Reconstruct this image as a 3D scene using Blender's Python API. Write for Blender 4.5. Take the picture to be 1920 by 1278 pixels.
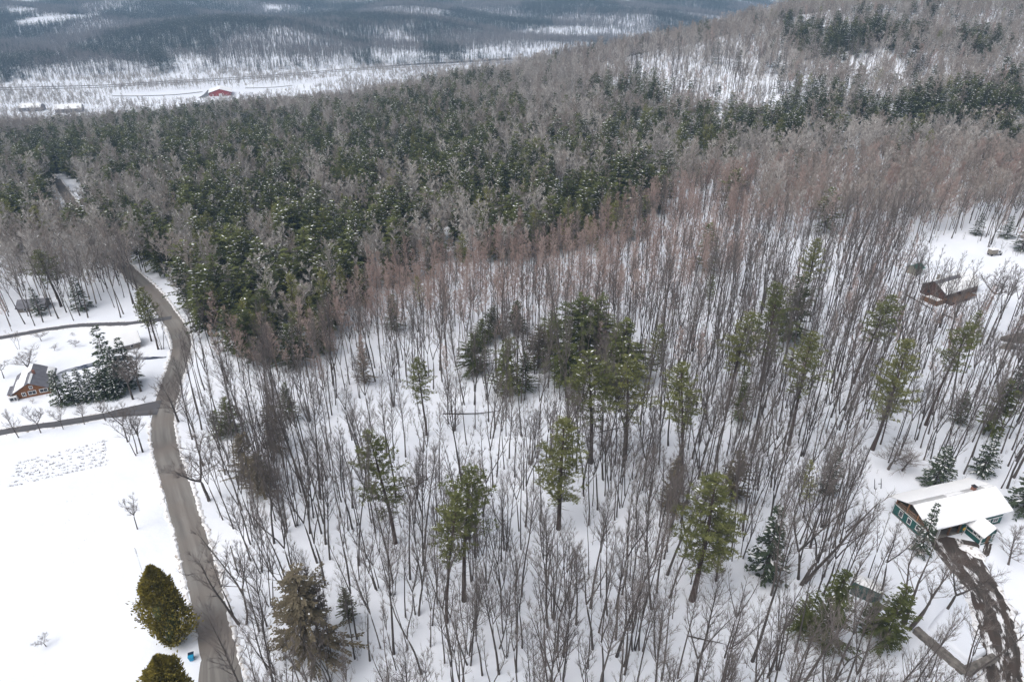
import bpy, bmesh, math, random
import numpy as np
from mathutils import Vector, Matrix

# ------------------------------------------------------------------ scene, camera, light
sc = bpy.context.scene
for o in list(bpy.data.objects):
    bpy.data.objects.remove(o, do_unlink=True)
COL = sc.collection
CAM = Vector((0.0, 0.0, 100.0))
PITCH = math.radians(28.5)
FPX, CX, CY = 1280.0, 960.0, 639.0            # focal length and centre in photo pixels
cam_d = bpy.data.cameras.new('camera')
cam_d.sensor_width = 36.0
cam_d.lens = 36.0 * FPX / 1920.0
cam_d.clip_start = 0.5
cam_d.clip_end = 12000.0
cam = bpy.data.objects.new('camera', cam_d)
COL.objects.link(cam)
cam.location = CAM
cam.rotation_euler = (math.pi / 2 - PITCH, 0, 0)
sc.camera = cam

SUN_EL, SUN_AZ = math.radians(56), math.radians(235)     # azimuth clockwise from +Y: the light comes from behind left
world = bpy.data.worlds.new('World')
sc.world = world
world.use_nodes = True
wn = world.node_tree.nodes
wl = world.node_tree.links
bg = wn['Background']
sky = wn.new('ShaderNodeTexSky')
sky.sky_type = 'NISHITA'
sky.sun_disc = False
sky.sun_elevation = SUN_EL
sky.sun_rotation = SUN_AZ
sky.air_density = 1.0
sky.dust_density = 5.0
sky.ozone_density = 1.0
hs = wn.new('ShaderNodeHueSaturation')
hs.inputs['Saturation'].default_value = 0.32
wl.new(sky.outputs[0], hs.inputs['Color'])
wl.new(hs.outputs[0], bg.inputs['Color'])
bg.inputs['Strength'].default_value = 0.15

sun_d = bpy.data.lights.new('sun', 'SUN')
sun_d.energy = 0.9
sun_d.angle = math.radians(75)
sun_d.color = (1.0, 0.96, 0.91)
sun = bpy.data.objects.new('sun', sun_d)
COL.objects.link(sun)
sv = Vector((math.sin(SUN_AZ) * math.cos(SUN_EL), math.cos(SUN_AZ) * math.cos(SUN_EL), math.sin(SUN_EL)))
sun.rotation_euler = sv.to_track_quat('Z', 'Y').to_euler()

vs = sc.view_settings
vs.view_transform = 'Standard'
vs.look = 'None'
vs.exposure = 0.24
vs.gamma = 1.0
vs.use_curve_mapping = False
sc.render.engine = 'CYCLES'
cy = sc.cycles
cy.max_bounces = 3
cy.diffuse_bounces = 2
cy.glossy_bounces = 1
cy.transmission_bounces = 1
cy.volume_bounces = 0
cy.transparent_max_bounces = 4
cy.use_adaptive_sampling = True
cy.adaptive_threshold = 0.015
cy.use_denoising = True
cy.caustics_reflective = False
cy.caustics_refractive = False
sc.render.film_transparent = False

# ------------------------------------------------------------------ materials
MATS = {}


def lin(c):
    """sRGB 0-255 -> linear"""
    out = []
    for v in c:
        v /= 255.0
        out.append(v / 12.92 if v <= 0.04045 else ((v + 0.055) / 1.055) ** 2.4)
    return tuple(out) + (1.0,)


def mat(name, c1, c2=None, scale=1.0, rough=0.9, mode='noise', bump=0.0, bscale=None, detail=4.0, spec=0.25, lo=0.35, hi=0.65):
    """c1 / c2: base colours mixed by object random ('rand') and/or world-position noise ('noise', 'both')"""
    m = bpy.data.materials.new(name)
    m.use_nodes = True
    N, L = m.node_tree.nodes, m.node_tree.links
    b = N['Principled BSDF']
    b.inputs['Roughness'].default_value = rough
    b.inputs['Specular IOR Level'].default_value = spec
    c1 = tuple(c1) + (1.0,) if len(c1) == 3 else c1
    if c2 is None:
        b.inputs['Base Color'].default_value = c1
    else:
        c2 = tuple(c2) + (1.0,) if len(c2) == 3 else c2
        mx = N.new('ShaderNodeMix')
        mx.data_type = 'RGBA'
        mx.inputs[6].default_value = c1
        mx.inputs[7].default_value = c2
        fac = None
        if mode in ('noise', 'both'):
            g = N.new('ShaderNodeNewGeometry')
            t = N.new('ShaderNodeTexNoise')
            t.inputs['Scale'].default_value = scale
            t.inputs['Detail'].default_value = detail
            L.new(g.outputs['Position'], t.inputs['Vector'])
            r = N.new('ShaderNodeMapRange')
            r.inputs['From Min'].default_value = lo
            r.inputs['From Max'].default_value = hi
            L.new(t.outputs['Fac'], r.inputs['Value'])
            fac = r.outputs['Result']
        if mode in ('rand', 'both'):
            oi = N.new('ShaderNodeObjectInfo')
            if fac is None:
                fac = oi.outputs['Random']
            else:
                ad = N.new('ShaderNodeMath')
                ad.operation = 'MULTIPLY_ADD'
                ad.inputs[1].default_value = 0.4
                L.new(fac, ad.inputs[0])
                ml = N.new('ShaderNodeMath')
                ml.operation = 'MULTIPLY'
                ml.inputs[1].default_value = 0.6
                L.new(oi.outputs['Random'], ml.inputs[0])
                L.new(ml.outputs[0], ad.inputs[2])
                fac = ad.outputs[0]
        L.new(fac, mx.inputs[0])
        L.new(mx.outputs[2], b.inputs['Base Color'])
    if bump:
        g2 = N.new('ShaderNodeNewGeometry')
        t2 = N.new('ShaderNodeTexNoise')
        t2.inputs['Scale'].default_value = bscale or scale
        t2.inputs['Detail'].default_value = 5.0
        L.new(g2.outputs['Position'], t2.inputs['Vector'])
        bp = N.new('ShaderNodeBump')
        bp.inputs['Strength'].default_value = 0.6
        bp.inputs['Distance'].default_value = bump
        L.new(t2.outputs['Fac'], bp.inputs['Height'])
        L.new(bp.outputs[0], b.inputs['Normal'])
    MATS[name] = m
    return m


mat('snow', (0.765, 0.800, 0.872), (0.825, 0.850, 0.915), 0.08, 0.8, bump=0.22, bscale=0.45)
mat('snow_lump', (0.86, 0.87, 0.89), rough=0.85)
mat('snow_roof', (0.84, 0.85, 0.87), (0.88, 0.885, 0.90), 0.3, 0.8, bump=0.06, bscale=0.9)
mat('snow_bank', (0.80, 0.80, 0.82), (0.30, 0.26, 0.22), 1.3, 0.9, bump=0.10, bscale=2.2, lo=0.54, hi=0.68)
mat('bark', (0.052, 0.044, 0.040), (0.125, 0.108, 0.098), 0.5, mode='both')
mat('bark_pale', (0.20, 0.175, 0.155), (0.30, 0.27, 0.24), 0.5, mode='both')
mat('bark_pine', (0.050, 0.038, 0.034), (0.10, 0.072, 0.06), 0.6, mode='both')
mat('twig', (0.105, 0.090, 0.083), (0.205, 0.180, 0.168), 0.1, mode='rand')
mat('twig_red', (0.340, 0.250, 0.220), (0.470, 0.370, 0.330), 0.1, mode='rand')
mat('twig_grey', (0.290, 0.265, 0.245), (0.540, 0.505, 0.475), 0.1, mode='rand')
mat('twig_brown', (0.280, 0.240, 0.212), (0.420, 0.368, 0.332), 0.1, mode='rand')
mat('needle_pine', (0.098, 0.112, 0.040), (0.195, 0.200, 0.074), 0.5, mode='both')
mat('needle_pine_yellow', (0.195, 0.205, 0.062), (0.280, 0.275, 0.095), 0.5, mode='both')
mat('needle_hemlock', (0.020, 0.030, 0.010), (0.140, 0.155, 0.048), 0.35, mode='both')
mat('needle_spruce', (0.038, 0.055, 0.036), (0.070, 0.088, 0.052), 0.5, mode='both')
mat('needle_cedar', (0.130, 0.110, 0.022), (0.300, 0.245, 0.048), 0.9, mode='noise')
mat('needle_dull', (0.095, 0.082, 0.052), (0.190, 0.158, 0.108), 0.6, mode='both')
mat('bark_red', (0.150, 0.112, 0.098), (0.240, 0.185, 0.160), 0.5, mode='both')
mat('needle_far', (0.020, 0.034, 0.026), (0.060, 0.078, 0.050), 0.5, mode='rand')
mat('twig_far', (0.17, 0.155, 0.155), (0.29, 0.27, 0.27), 0.5, mode='rand')

# ------------------------------------------------------------------ terrain
rngN = np.random.default_rng(11)


def smooth_interp(xs, ys):
    g = np.arange(-6500.0, 6500.1, 10.0)
    v = np.interp(g, xs, ys)
    k = np.hanning(23)
    k /= k.sum()
    v = np.convolve(np.pad(v, 11, mode='edge'), k, mode='valid')
    return lambda x: np.interp(x, g, v)


RIDGE = smooth_interp([-6500, -900, -390, -147, 0, 150, 302, 470, 700, 1100], [-44, -40, -27, -14, 5, 28, 56, 88, 112, 120])
CREST = smooth_interp([-6500, -900, -390, -147, 0, 302, 470, 1200], [500, 510, 540, 610, 680, 790, 850, 1000])
FOOT = smooth_interp([-6500, -1100, -900, 0, 400, 1500], [1080, 1090, 1150, 1470, 1640, 2050])
WAVES = [(rngN.uniform(0, 2 * math.pi), rngN.uniform(0, 2 * math.pi)) for _ in range(14)]


def waves(x, y, wl_, k0, n=4):
    z = 0
    for i in range(n):
        a, p = WAVES[(k0 + i) % 14]
        f = 2 * math.pi / (wl_ * (0.75 + 0.22 * i))
        z = z + np.sin((x * math.cos(a) + y * math.sin(a)) * f + p)
    return z / n


def sstep(t):
    t = np.clip(t, 0, 1)
    return t * t * (3 - 2 * t)


def terr(x, y):
    x = np.asarray(x, float)
    y = np.asarray(y, float)
    yc = CREST(x)
    R = RIDGE(x)
    t = np.clip((y - 95) / (yc - 95), 0, 1)
    z = R * np.power(t, 1.25)
    far_amp = sstep((y - 230) / 200) * (1 - sstep((y - yc) / 200))
    z = z + waves(x, y, 130, 0) * 3.6 * far_amp + waves(x, y, 55, 4) * 1.1 * far_amp
    near_amp = (1 - sstep((y - 300) / 200)) * sstep((x + 62 - 0.12 * y) / 25) * (1 - 0.9 * sstep((x - 55) / 20))
    z = z + (waves(x, y, 42, 8) * 0.7 + waves(x, y, 15, 2) * 0.30) * near_amp
    fall = sstep((y - yc) / 330)
    z = z + (-62 - z) * fall
    f = y - FOOT(x)
    bank = sstep(f / 70)
    hill = np.maximum(f - 40, 0)
    zh = -62 + 15 * bank + 0.036 * hill + (waves(x, y, 800, 3) * 26 + waves(x, y, 300, 6) * 13) * sstep(f / 400)
    z = np.where(f > 0, zh, z)
    return np.minimum(z, 128.0)


def tz(x, y):
    return float(terr(x, y))


SP, CP = math.sin(PITCH), math.cos(PITCH)


def ray(px, py):
    dx, dy = px - CX, CY - py
    return np.array([dx, FPX * CP + dy * SP, dy * CP - FPX * SP]) / FPX


TT = np.concatenate([np.arange(25, 700, 0.5), np.arange(700, 7000, 4.0)])


def at(px, py, up=0.0):
    """ground point (x, y) seen at a photo pixel"""
    d = ray(px, py)
    d = d / d[1]
    X, Y, Z = d[0] * TT, TT, 100 + d[2] * TT
    g = terr(X, Y) + up
    i = int(np.argmax(Z <= g)) if np.any(Z <= g) else len(TT) - 1
    return float(X[i]), float(Y[i])


def proj(x, y, z):
    """world -> photo pixel (numpy ok)"""
    yy, zz = y, z - 100.0
    depth = yy * CP - zz * SP
    v = yy * SP + zz * CP
    return CX + FPX * x / depth, CY - FPX * v / depth, depth


def height_to(px, py, top_py):
    """height of a thing whose foot is seen at (px,py) and whose top is at row top_py"""
    x, y = at(px, py)
    d = ray(px, top_py)
    return 100 + d[2] / d[1] * y - tz(x, y)


def wpoly(pts):
    return np.array([at(*p) for p in pts])


def inside(poly, x, y):
    x = np.asarray(x)
    y = np.asarray(y)
    r = np.zeros(x.shape, bool)
    n = len(poly)
    for i in range(n):
        x0, y0 = poly[i]
        x1, y1 = poly[(i + 1) % n]
        c = ((y0 > y) != (y1 > y)) & (x < (x1 - x0) * (y - y0) / (y1 - y0 + 1e-12) + x0)
        r ^= c
    return r


# ------------------------------------------------------------------ mesh helpers
class Buf:
    def __init__(s):
        s.v, s.f, s.m = [], [], []

    def add(s, vs_, fs, mi=0):
        k = len(s.v)
        s.v.extend(vs_)
        s.f.extend([tuple(i + k for i in f) for f in fs])
        s.m.extend([mi] * len(fs))

    def tube(s, pts, rad, n=5, mi=0):
        rings = []
        for i, p in enumerate(pts):
            d = (pts[min(i + 1, len(pts) - 1)] - pts[max(i - 1, 0)])
            d = d.normalized() if d.length > 1e-9 else Vector((0, 0, 1))
            a = d.cross(Vector((0.31, 0.95, 0.05)))
            if a.length < 0.05:
                a = d.cross(Vector((1, 0, 0)))
            a.normalize()
            b = d.cross(a)
            if i == len(pts) - 1:
                rings.append([p])
            else:
                rings.append([p + (a * math.cos(2 * math.pi * k / n) + b * math.sin(2 * math.pi * k / n)) * rad[i] for k in range(n)])
        base = len(s.v)
        idx = []
        for r in rings:
            idx.append([len(s.v) + j for j in range(len(r))])
            s.v.extend([tuple(q) for q in r])
        for i in range(len(rings) - 1):
            A, B = idx[i], idx[i + 1]
            for k in range(n):
                if len(B) == 1:
                    s.f.append((A[k], A[(k + 1) % n], B[0]))
                else:
                    s.f.append((A[k], A[(k + 1) % n], B[(k + 1) % n], B[k]))
                s.m.append(mi)

    def twig(s, p, d, L, r, mi=0):
        d = d.normalized()
        a = d.cross(Vector((0.3, 0.2, 0.93)))
        if a.length < 0.05:
            a = Vector((1, 0, 0))
        a = a.normalized() * r
        b = d.cross(a)
        k = len(s.v)
        e = p + d * L
        s.v.extend([tuple(p + a), tuple(p - a * 0.5 + b * 0.87), tuple(p - a * 0.5 - b * 0.87), tuple(e)])
        s.f.extend([(k, k + 1, k + 3), (k + 1, k + 2, k + 3), (k + 2, k, k + 3)])
        s.m.extend([mi] * 3)

    def kite(s, p, d, side, L, w, lift=0.0, mi=0):
        k = len(s.v)
        m_ = p + d * (L * 0.45)
        up = Vector((0, 0, lift))
        s.v.extend([tuple(p), tuple(m_ + side * (w / 2) + up), tuple(p + d * L), tuple(m_ - side * (w / 2) + up)])
        s.f.extend([(k, k + 1, k + 2), (k, k + 2, k + 3)])
        s.m.extend([mi] * 2)

    def lump(s, c, ax, L, w, h, mi=0):
        """a little drift of snow: a squat bipyramid drawn out along ax"""
        ax = Vector((ax.x, ax.y, ax.z * 0.6))
        ax = ax.normalized() if ax.length > 1e-6 else Vector((1, 0, 0))
        sd = ax.cross(Vector((0, 0, 1)))
        sd = sd.normalized() if sd.length > 1e-6 else Vector((0, 1, 0))
        k = len(s.v)
        s.v.extend([tuple(c + ax * L / 2), tuple(c + sd * w / 2), tuple(c - ax * L / 2), tuple(c - sd * w / 2), tuple(c + Vector((0, 0, h))), tuple(c - Vector((0, 0, h * 0.4)))])
        for i in range(4):
            s.f.append((k + i, k + (i + 1) % 4, k + 4))
            s.f.append((k + (i + 1) % 4, k + i, k + 5))
        s.m.extend([mi] * 8)

    def mesh(s, name, mats, smooth=False):
        me = bpy.data.meshes.new(name)
        me.from_pydata(s.v, [], s.f)
        for m_ in mats:
            me.materials.append(MATS[m_] if isinstance(m_, str) else m_)
        if len(mats) > 1:
            me.polygons.foreach_set('material_index', s.m)
        if smooth:
            me.polygons.foreach_set('use_smooth', [True] * len(me.polygons))
        me.update()
        return me


def link(name, me, parent=None, loc=None, kind=None):
    o = bpy.data.objects.new(name, me)
    COL.objects.link(o)
    if parent is not None:
        o.parent = parent
    if loc is not None:
        o.location = loc
    if kind:
        o['kind'] = kind
    return o


def thing(name, label, cat, loc, rz=0.0, group=None):
    o = bpy.data.objects.new(name, None)
    o.empty_display_size = 0.5
    COL.objects.link(o)
    o.location = loc
    o.rotation_euler = (0, 0, rz)
    o['label'] = label
    o['category'] = cat
    if group:
        o['group'] = group
    return o


def tag(o, label, cat, group=None):
    o['label'] = label
    o['category'] = cat
    if group:
        o['group'] = group
    return o


# ------------------------------------------------------------------ ground sheet
def axis(lo, hi, parts):
    """parts: list of (upto, step)"""
    out = [lo]
    for upto, step in parts:
        n = max(1, int(round((upto - out[-1]) / step)))
        out += list(np.linspace(out[-1], upto, n + 1)[1:])
    return np.array(out)


gx = axis(-5000, 5000, [(-2600, 200), (-1400, 40), (-560, 14), (-200, 5), (200, 2.0), (560, 5), (1400, 20), (5000, 200)])
gy = axis(-350, 6500, [(40, 20), (260, 2.0), (700, 5), (1100, 12), (1700, 8), (3400, 25), (6500, 120)])
GX, GY = np.meshgrid(gx, gy)
GZ = terr(GX, GY)
nx, ny = len(gx), len(gy)
V = np.stack([GX.ravel(), GY.ravel(), GZ.ravel()], 1)
ii, jj = np.meshgrid(np.arange(nx - 1), np.arange(ny - 1))
a = (jj * nx + ii).ravel()
F = np.stack([a, a + 1, a + nx + 1, a + nx], 1)
me = bpy.data.meshes.new('ground')
me.vertices.add(len(V))
me.vertices.foreach_set('co', V.ravel())
me.loops.add(F.size)
me.loops.foreach_set('vertex_index', F.ravel())
me.polygons.add(len(F))
me.polygons.foreach_set('loop_start', np.arange(0, F.size, 4))
me.polygons.foreach_set('use_smooth', np.ones(len(F), bool))
me.materials.append(MATS['snow'])
me.update()
me.validate()
link('ground', me, kind='structure')


# ------------------------------------------------------------------ roads
def spline(pts, step=1.5):
    P = [np.array(p, float) for p in pts]
    P = [2 * P[0] - P[1]] + P + [2 * P[-1] - P[-2]]
    out = []
    for i in range(1, len(P) - 2):
        n = max(2, int(np.linalg.norm(P[i + 1] - P[i]) / step))
        for k in range(n):
            t = k / n
            out.append(0.5 * ((2 * P[i]) + (-P[i - 1] + P[i + 1]) * t + (2 * P[i - 1] - 5 * P[i] + 4 * P[i + 1] - P[i + 2]) * t * t + (-P[i - 1] + 3 * P[i] - 3 * P[i + 1] + P[i + 2]) * t ** 3))
    out.append(P[-2])
    return np.array(out)


def ribbon(name, path, wl_, wr_, m, zoff, nc=6, kind='structure', jag=0.0, seed=0):
    """a sheet draped on the ground along path (N,2); wl_, wr_: half widths left and right (numbers or arrays)"""
    r = np.random.default_rng(seed)
    d = np.gradient(path, axis=0)
    d /= np.linalg.norm(d, axis=1)[:, None] + 1e-9
    nrm = np.stack([-d[:, 1], d[:, 0]], 1)
    n = len(path)
    wl_ = np.broadcast_to(np.asarray(wl_, float), (n,)) + (r.uniform(-1, 1, n) * jag)
    wr_ = np.broadcast_to(np.asarray(wr_, float), (n,)) + (r.uniform(-1, 1, n) * jag)
    vs_, fs, uv = [], [], []
    s = np.concatenate([[0], np.cumsum(np.linalg.norm(np.diff(path, axis=0), axis=1))])
    for k in range(nc + 1):
        f = k / nc
        q = path + nrm * (wl_ * (1 - f) - wr_ * f)[:, None]
        z = terr(q[:, 0], q[:, 1]) + zoff
        vs_.append(np.column_stack([q, z]))
        uv.append(np.column_stack([np.full(n, f), s]))
    vs_ = np.concatenate(vs_)
    uv = np.concatenate(uv)
    for k in range(nc):
        for i in range(n - 1):
            fs.append((k * n + i, (k + 1) * n + i, (k + 1) * n + i + 1, k * n + i + 1))
    me = bpy.data.meshes.new(name)
    me.from_pydata([tuple(v) for v in vs_], [], fs)
    ul = me.uv_layers.new(name='UVMap')
    li = np.empty(len(me.loops), int)
    me.loops.foreach_get('vertex_index', li)
    ul.data.foreach_set('uv', uv[li].ravel())
    me.materials.append(m)
    me.update()
    return link(name, me, kind=kind)


def track_mat(name, c1, c2, c3, ux, vx, snowy=None, snow_lo=0.5, snow_hi=0.6, patch=0.12):
    """dirt surface: streaks drawn out along the way, patches across it; optional crust of leftover snow"""
    m = bpy.data.materials.new(name)
    m.use_nodes = True
    N, L = m.node_tree.nodes, m.node_tree.links
    b = N['Principled BSDF']
    b.inputs['Roughness'].default_value = 0.85
    b.inputs['Specular IOR Level'].default_value = 0.2
    tc = N.new('ShaderNodeTexCoord')
    mp = N.new('ShaderNodeMapping')
    mp.inputs['Scale'].default_value = (ux, vx, 1)
    L.new(tc.outputs['UV'], mp.inputs['Vector'])
    t = N.new('ShaderNodeTexNoise')
    t.inputs['Scale'].default_value = 1.0
    t.inputs['Detail'].default_value = 5
    L.new(mp.outputs[0], t.inputs['Vector'])
    r = N.new('ShaderNodeMapRange')
    r.inputs['From Min'].default_value = 0.36
    r.inputs['From Max'].default_value = 0.64
    L.new(t.outputs['Fac'], r.inputs['Value'])
    mx = N.new('ShaderNodeMix')
    mx.data_type = 'RGBA'
    mx.inputs[6].default_value = (*c1, 1)
    mx.inputs[7].default_value = (*c2, 1)
    L.new(r.outputs[0], mx.inputs[0])
    g = N.new('ShaderNodeNewGeometry')
    t2 = N.new('ShaderNodeTexNoise')
    t2.inputs['Scale'].default_value = patch
    t2.inputs['Detail'].default_value = 6
    L.new(g.outputs['Position'], t2.inputs['Vector'])
    r2 = N.new('ShaderNodeMapRange')
    r2.inputs['From Min'].default_value = 0.4
    r2.inputs['From Max'].default_value = 0.65
    L.new(t2.outputs['Fac'], r2.inputs['Value'])
    mx2 = N.new('ShaderNodeMix')
    mx2.data_type = 'RGBA'
    mx2.inputs[7].default_value = (*c3, 1)
    L.new(mx.outputs[2], mx2.inputs[6])
    L.new(r2.outputs[0], mx2.inputs[0])
    out = mx2.outputs[2]
    if snowy:
        mp3 = N.new('ShaderNodeMapping')
        mp3.inputs['Scale'].default_value = (snowy[0], snowy[1], 1)
        L.new(tc.outputs['UV'], mp3.inputs['Vector'])
        t3 = N.new('ShaderNodeTexNoise')
        t3.inputs['Scale'].default_value = 1.0
        t3.inputs['Detail'].default_value = 7
        t3.inputs['Roughness'].default_value = 0.62
        L.new(mp3.outputs[0], t3.inputs['Vector'])
        r3 = N.new('ShaderNodeMapRange')
        r3.inputs['From Min'].default_value = snow_lo
        r3.inputs['From Max'].default_value = snow_hi
        L.new(t3.outputs['Fac'], r3.inputs['Value'])
        mx3 = N.new('ShaderNodeMix')
        mx3.data_type = 'RGBA'
        mx3.inputs[7].default_value = (0.78, 0.78, 0.80, 1)
        L.new(out, mx3.inputs[6])
        L.new(r3.outputs[0], mx3.inputs[0])
        out = mx3.outputs[2]
    L.new(out, b.inputs['Base Color'])
    t4 = N.new('ShaderNodeTexNoise')
    t4.inputs['Scale'].default_value = 3.0
    t4.inputs['Detail'].default_value = 4
    L.new(g.outputs['Position'], t4.inputs['Vector'])
    bp = N.new('ShaderNodeBump')
    bp.inputs['Distance'].default_value = 0.04
    L.new(t4.outputs['Fac'], bp.inputs['Height'])
    L.new(bp.outputs[0], b.inputs['Normal'])
    MATS[name] = m
    return m


track_mat('dirt_road', (0.150, 0.141, 0.132), (0.245, 0.234, 0.220), (0.190, 0.168, 0.152), 4.5, 0.03)
track_mat('grey_drive', (0.085, 0.085, 0.095), (0.125, 0.122, 0.128), (0.10, 0.10, 0.11), 5, 0.05)
track_mat('mud_drive', (0.040, 0.034, 0.030), (0.080, 0.069, 0.061), (0.072, 0.053, 0.044), 7, 0.12, snowy=(4.2, 0.16), snow_lo=0.54, snow_hi=0.60, patch=0.3)
track_mat('far_road', (0.10, 0.10, 0.11), (0.16, 0.16, 0.17), (0.13, 0.13, 0.14), 3, 0.01)

ROAD_PX = [(440, 1380), (424, 1290), (405, 1200), (384, 1100), (357, 1000), (331, 910), (311, 843), (306, 790), (316, 735), (333, 686), (341, 645), (330, 613), (311, 586), (293, 559), (273, 537), (245, 512), (215, 480), (185, 447), (162, 420), (143, 397), (127, 370), (111, 347), (104, 336)]
road_path = spline([at(*p) for p in ROAD_PX])
ribbon('road', road_path, 2.7, 2.7, MATS['dirt_road'], 0.06, nc=8, jag=0.10, seed=1)
DRIVE_A = spline([at(*p) for p in [(300, 764), (268, 768), (225, 775), (170, 785), (100, 797), (40, 806), (-40, 818), (-140, 834)]])
wA = np.full(len(DRIVE_A), 1.45)
wA[:8] = np.linspace(3.6, 1.45, 8)
ribbon('driveway', DRIVE_A, wA, wA, MATS['grey_drive'], 0.09, seed=2, jag=0.12)
DRIVE_B = spline([at(*p) for p in [(322, 596), (285, 602), (240, 607), (180, 610), (130, 613), (60, 623), (0, 635), (-80, 651)]])
ribbon('driveway', DRIVE_B, 1.45, 1.45, MATS['grey_drive'], 0.09, seed=3, jag=0.12)
# apron where the turnout meets the road by the second cedar
AP = spline([at(*p) for p in [(404, 1190), (396, 1225), (395, 1260), (400, 1300)]])
ribbon('turnout', AP, 0.6, np.linspace(0.2, 2.4, len(AP)), MATS['dirt_road'], 0.085, seed=4, jag=0.15)


def snow_banks(path, half, seed, skip=None, h=0.28, w=1.0):
    """ploughed banks on both sides of a way"""
    r = random.Random(seed)
    d = np.gradient(path, axis=0)
    d /= np.linalg.norm(d, axis=1)[:, None] + 1e-9
    nrm = np.stack([-d[:, 1], d[:, 0]], 1)
    for sgn in (1, -1):
        B = Buf()
        prev = None
        for i in range(len(path)):
            e = path[i] + nrm[i] * sgn * (half - 0.10 + r.uniform(-0.3, 0.3))
            if skip and skip(e[0], e[1], sgn):
                prev = None
                continue
            hh = h * r.uniform(0.1, 1.3)
            ww = w * r.uniform(0.6, 1.4)
            row = []
            for f, g in ((0, -0.05), (0.16, 0.62), (0.4, 1.0), (0.72, 0.55), (1.0, -0.08)):
                q = e + nrm[i] * sgn * ww * f
                row.append((q[0], q[1], tz(q[0], q[1]) + (0.06 + hh * g if g > 0 else g)))
            k = len(B.v)
            B.v.extend(row)
            if prev is not None:
                for j in range(4):
                    f4 = (prev + j, prev + j + 1, k + j + 1, k + j)
                    B.f.append(f4 if sgn < 0 else f4[::-1])
                    B.m.append(0)
            prev = k
        o = link('snow_bank', B.mesh('snow_bank', ['snow_bank'], True), kind='structure')


jA, jB = at(296, 766), at(318, 597)
jT = at(397, 1250)


def skip_main(x, y, sgn):
    if sgn > 0 and math.hypot(x - jA[0], y - jA[1]) < 6.5:
        return True
    if sgn > 0 and math.hypot(x - jB[0], y - jB[1]) < 4.5:
        return True
    if sgn > 0 and math.hypot(x - jT[0], y - jT[1]) < 6:
        return True
    return False


snow_banks(spline([at(*p) for p in ROAD_PX], 0.6), 2.7, 5, skip_main, h=0.27, w=0.95)
snow_banks(DRIVE_A[7:], 1.45, 6, h=0.12, w=0.6)
snow_banks(DRIVE_B[5:], 1.45, 7, h=0.12, w=0.6)

# muddy drive at the green house
MUD = spline([at(*p) for p in [(1783, 1010), (1796, 1040), (1822, 1080), (1850, 1125), (1868, 1180), (1876, 1240), (1880, 1330), (1884, 1400)]], 0.8)
wm = np.interp(np.linspace(0, 1, len(MUD)), [0, 0.12, 0.3, 0.6, 1], [4.7, 4.0, 3.2, 2.8, 2.8])
ribbon('driveway', MUD, wm, wm, MATS['mud_drive'], 0.08, nc=10, seed=8, jag=0.12)
PATHW = spline([at(*p) for p in [(1853, 1020), (1848, 1035), (1843, 1046), (1832, 1053)]], 0.5)
snow_banks(MUD[14:], 2.85, 17, h=0.22, w=1.0)
ribbon('path', PATHW, 0.55, 0.55, MATS['mud_drive'], 0.11, nc=3, seed=9, jag=0.12)

# the two ways along the valley floor
VAL = [(-60, 167), (100, 163), (200, 160), (330, 152), (450, 146), (560, 138), (640, 131.5), (760, 123), (870, 117), (960, 112)]
vpath = spline([at(*p) for p in VAL], 15)
ribbon('valley_road', vpath, 4.5, 4.5, MATS['far_road'], 0.25, nc=2, seed=10)
vpath2 = vpath + np.array([3.0, -24.0])
ribbon('railway', vpath2, 3.5, 3.5, MATS['far_road'], 0.25, nc=2, seed=11)
vp3 = spline([at(*p) for p in [(210, 181), (260, 181), (330, 178), (380, 173)]], 15)
ribbon('farm_lane', vp3, 3.0, 3.0, MATS['far_road'], 0.25, nc=2, seed=12)
vp4 = spline([at(*p) for p in [(378, 184), (388, 178), (396, 170)]], 8)
ribbon('farm_lane', vp4, 5.0, 5.0, MATS['far_road'], 0.35, nc=2, seed=13)
vp5 = spline([at(*p) for p in [(460, 166), (500, 165), (530, 163), (548, 161)]], 15)
ribbon('farm_lane', vp5, 3.0, 3.0, MATS['far_road'], 0.25, nc=2, seed=14)

# pond with a rim of dark open water, left of the spruces
mat('pond_water', (0.035, 0.045, 0.075), (0.30, 0.32, 0.36), 0.35, rough=0.25, lo=0.45, hi=0.62)
pp = spline([at(*p) for p in [(108, 702), (125, 696), (150, 690), (175, 684), (205, 678), (240, 673), (285, 672), (312, 670)]], 1.0)
wp = np.interp(np.linspace(0, 1, len(pp)), [0, 0.12, 0.4, 0.6, 0.75, 1], [0.2, 1.3, 1.5, 1.1, 0.8, 0.4])
ribbon('pond_water', pp, wp, wp, MATS['pond_water'], 0.05, nc=4, seed=15, jag=0.25)




# ------------------------------------------------------------------ buildings and things by the houses
KEEP_CLEAR = []
mat('siding_green', (0.016, 0.078, 0.070), (0.024, 0.098, 0.088), 2.0, 0.7)
mat('trim_white', (0.70, 0.70, 0.70), rough=0.6)
mat('wood_brown', (0.135, 0.075, 0.045), (0.19, 0.105, 0.06), 1.5, 0.8)
mat('wood_orange', (0.26, 0.14, 0.075), (0.34, 0.19, 0.105), 1.5, 0.7)
mat('wood_grey', (0.17, 0.15, 0.13), (0.27, 0.245, 0.215), 1.5, 0.9)
mat('siding_timber', (0.17, 0.072, 0.030), (0.23, 0.10, 0.042), 1.2, 0.8)
mat('siding_dark', (0.085, 0.045, 0.038), (0.13, 0.07, 0.055), 1.2, 0.8)
mat('roof_grey', (0.13, 0.13, 0.15), (0.18, 0.18, 0.205), 0.8, 0.6)
mat('roof_pale', (0.42, 0.42, 0.43), (0.52, 0.52, 0.53), 0.8, 0.6)
mat('roof_green', (0.018, 0.12, 0.085), (0.03, 0.15, 0.11), 1.0, 0.5)
mat('siding_sage', (0.27, 0.27, 0.22), (0.33, 0.33, 0.27), 1.5, 0.8)
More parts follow.
